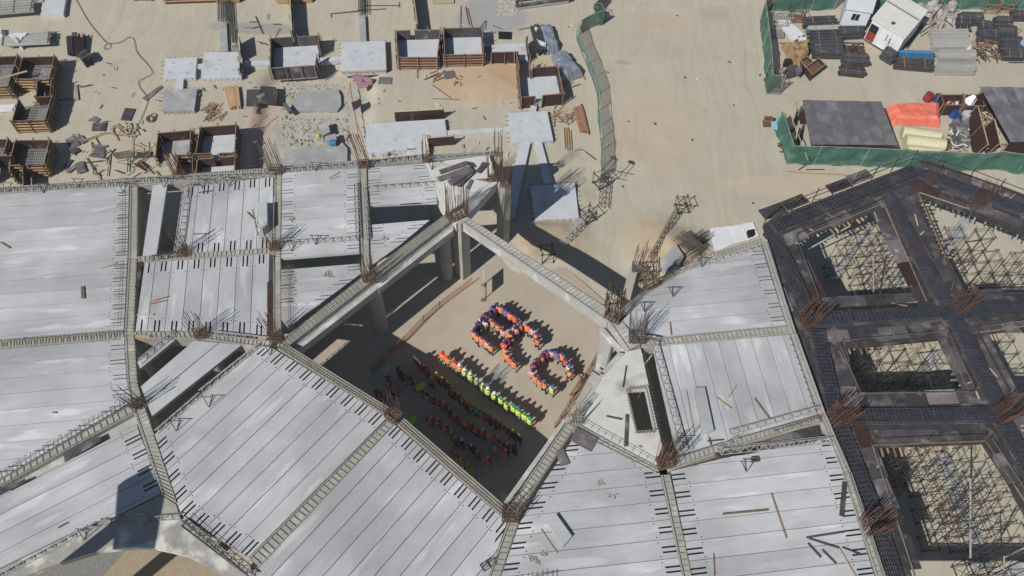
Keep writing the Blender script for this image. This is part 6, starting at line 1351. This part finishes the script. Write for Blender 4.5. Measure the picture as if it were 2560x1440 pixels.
HK = dict(b='h_blue', B='h_brightblue', w='h_white', r='h_red', g='h_green', y='h_yellow', d='h_dark', l='h_lime', G='h_grey')
from_ = 'counting from the '
def people(data, where, group, face, tf=None):
    for i, (x, y, c) in enumerate(data):
        if tf: x, y = tf(x, y)
        v, h = VK[c[0]], HK[c[1]]
        person(x, y, v if c[0] not in 'dwn' else None, h, '%s and %s, %s %s' % (VN[v], HN[h], ORD[i], where), group, face, shirt={'d': 'v_dark', 'w': 'v_white', 'n': 'v_navy', 'u': 'v_purple', 'D': 'v_darkred', 'O': 'v_olive', 'p': 'v_pink'}.get(c[0]) or (R_choice(('v_orange', 'v_orange', 'v_redorange', 'v_dark', None)) if c[0] in 'or' else R_choice((None, 'v_dark', 'v_navy'))),
               tr={'n': 'v_navy'}.get(c[0]) or R_choice((None, None, None, 'h_grey', 'rubble')), big=(c[1] == 'l'))
tA = lambda x, y: (1160 + x / 5.5375, 740 + y / 5.5375)
people([(452, 128, 'ob'), (512, 155, 'ob'), (580, 198, 'ub'), (637, 240, 'ob'), (705, 285, 'rb'), (393, 168, 'ub'), (352, 225, 'Db'), (290, 268, 'Db'), (345, 300, 'ob'), (240, 330, 'wb'), (283, 355, 'wb'), (195, 385, 'db'), (165, 440, 'db'), (138, 495, 'ob'), (180, 550, 'ob'), (402, 352, 'ob'), (472, 397, 'ob'), (540, 472, 'pb'), (250, 590, 'ob'), (318, 638, 'pb'), (372, 685, 'ob')],
       from_ + 'top of the two-looped letter', 'workers forming the two-looped letter', radians(-40), tA)
people([(782, 400, 'rb'), (875, 408, 'ob'), (958, 468, 'pb'), (1005, 530, 'ob'), (1020, 600, 'rb'), (705, 455, 'pb'), (632, 525, 'ob'), (608, 605, 'Db'), (560, 655, 'rb'), (580, 735, 'ob'), (592, 805, 'ob'), (640, 860, 'rb'), (697, 910, 'ob')],
       from_ + 'top of the middle letter', 'workers forming the middle letter', radians(-40), tA)
people([(1208, 762, 'pb'), (1130, 780, 'Db'), (1285, 788, 'ub'), (1365, 812, 'ob'), (1415, 885, 'Rb'), (1455, 970, 'YB'), (1470, 1035, 'ob'), (1078, 832, 'ob'), (1005, 888, 'rb'), (962, 955, 'Db'), (948, 1040, 'pb'), (985, 1105, 'ob'), (1055, 1168, 'ob'), (1125, 1210, 'ob'), (1222, 1262, 'yB')],
       from_ + 'top of the round letter', 'workers forming the last letter', radians(-40), tA)
tB = lambda x, y: (930 + x / 6.26, 860 + y / 6.26)
tC = lambda x, y: (1050 + x / 6.547, 980 + y / 6.547)
FR = radians(-38)
people([tB(x, y) + (c,) for x, y, c in [(1102, 150, 'or'), (1180, 215, 'or'), (1292, 285, 'or'), (1368, 345, 'ow'), (1445, 412, 'yw'), (1535, 470, 'yw'), (1632, 555, 'yw'), (1732, 642, 'yw'), (1808, 705, 'yw'), (1910, 780, 'yw')]] + [tC(x, y) + (c,) for x, y, c in [(1325, 95, 'yg'), (1415, 180, 'yg'), (1530, 228, 'yg'), (1612, 292, 'yg'), (1712, 360, 'yg'), (1797, 435, 'yg')]],
       'from left in the sunlit front row', 'workers in the sunlit front row', FR)
people([tB(x, y) + (c,) for x, y, c in [(675, 205, 'dd'), (735, 265, 'Dd'), (765, 310, 'Rd'), (820, 335, 'Rd'), (865, 405, 'Rd'), (920, 540, 'Oy'), (1005, 460, 'oy'), (1095, 540, 'Ry'), (1175, 605, 'Dy'), (1240, 680, 'Dy'), (1255, 735, 'Ry'), (1350, 790, 'Dy'), (1425, 850, 'gy'), (1480, 925, 'Dy'), (1562, 960, 'gy'), (1635, 1000, 'gy'), (1730, 1055, 'gy'), (1815, 1105, 'Ry'), (1905, 1175, 'Dy'), (1985, 1220, 'Dy')]] + [tC(x, y) + (c,) for x, y, c in [(1420, 580, 'Ry'), (1515, 645, 'dy'), (1620, 715, 'ny')]],
       'from left in the second row', 'workers in the second row', FR)
people([tB(x, y) + (c,) for x, y, c in [(415, 390, 'dd'), (475, 490, 'dd'), (595, 545, 'Dd'), (680, 600, 'Dy'), (752, 675, 'Dl'), (838, 740, 'dy'), (955, 825, 'Dy'), (1030, 880, 'Ry'), (1120, 935, 'Ry'), (1215, 1015, 'Dy'), (1280, 1120, 'Ry'), (1400, 1165, 'Ry'), (1440, 1215, 'oy'), (1540, 1235, 'Ry'), (1630, 1310, 'Ry'), (1730, 1350, 'RG'), (1840, 1415, 'oy')]] + [tC(1260, 755) + ('Ry',)],
       'from left in the third row', 'workers in the third row', FR)
people([tB(x, y) + (c,) for x, y, c in [(240, 520, 'Rd'), (260, 640, 'Ry'), (345, 680, 'Oy'), (60, 735, 'dd'), (120, 780, 'Dd'), (620, 1200, 'Ol'), (910, 1160, 'Ry'), (1030, 1175, 'Ry'), (1140, 1275, 'Ry')]] + [tC(x, y) + (c,) for x, y, c in [(520, 620, 'Oy'), (575, 750, 'Ry'), (680, 785, 'dG'), (835, 865, 'dG'), (520, 860, 'Oy'), (570, 985, 'Dy'), (680, 1095, 'Oy'), (795, 1165, 'Oy'), (850, 1270, 'Oy'), (940, 975, 'Dy'), (1105, 1070, 'Ry'), (1215, 940, 'OG'), (1425, 845, 'DG'), (1390, 950, 'Ry'), (1545, 900, 'nd')]],
       'from left among the back rows', 'workers scattered in the shaded back rows', FR)

# ================================================================ mast added out of frame, platform shaped to cast the lower left deck shadow
struct(MB().prism([p.xy for p in PL([(60, 1440), (156, 1405), (331, 1369), (467, 1389), (560, 1440), (520, 1700), (-100, 1700)], 0.0)], -.1, .02), 'courtyard_floor', 'soil')
struct(MB().prism([p.xy for p in PL([(60, 1440), (156, 1405), (250, 1378), (320, 1371), (150, 1560), (-100, 1600)], 0.0)], .021, .03), 'courtyard_gravel', 'gravelgrey')
hh = 11.0; k_ = 1 / math.tan(EL)
top = P(345, 1275, ZS) - Vector((SHX, SHY, 0)) * (hh * k_); T = thing('shadow_mast', 'unseen mast beyond the lower left corner, platform shaped to cast the deck shadow', 'mast', (top.x, top.y, 0))
part(MB().bar((top.x, top.y, 0), (top.x, top.y, ZS + hh - .5), .7), 'mast', 'steelgrey', T); sh = [p - Vector((SHX, SHY, 0)) * (hh * k_) + Vector((0, 0, hh)) for p in PL([(300, 1370), (312, 1200), (372, 1166), (412, 1240), (388, 1370)], ZS)]; part(MB().prism([p.xy for p in sh], ZS + hh - .5, ZS + hh), 'platform', 'steelgrey', T)

# thin dusty air over the site
hz = MB().box8([(-1300, -1300, -1.6), (1300, -1300, -1.6), (1300, 1300, -1.6), (-1300, 1300, -1.6)], [(-1300, -1300, 61), (1300, -1300, 61), (1300, 1300, 61), (-1300, 1300, 61)])
hm = bpy.data.materials.new('haze'); hm.use_nodes = True; hn = hm.node_tree; hn.nodes.clear()
pv = hn.nodes.new('ShaderNodeVolumePrincipled'); pv.inputs['Density'].default_value = 0.00045; pv.inputs['Color'].default_value = (.93, .96, 1, 1); pv.inputs['Anisotropy'].default_value = 0.2
om = hn.nodes.new('ShaderNodeOutputMaterial'); hn.links.new(pv.outputs[0], om.inputs['Volume'])
tag(link('haze', hz.mesh('haze', hm)), kind='stuff')
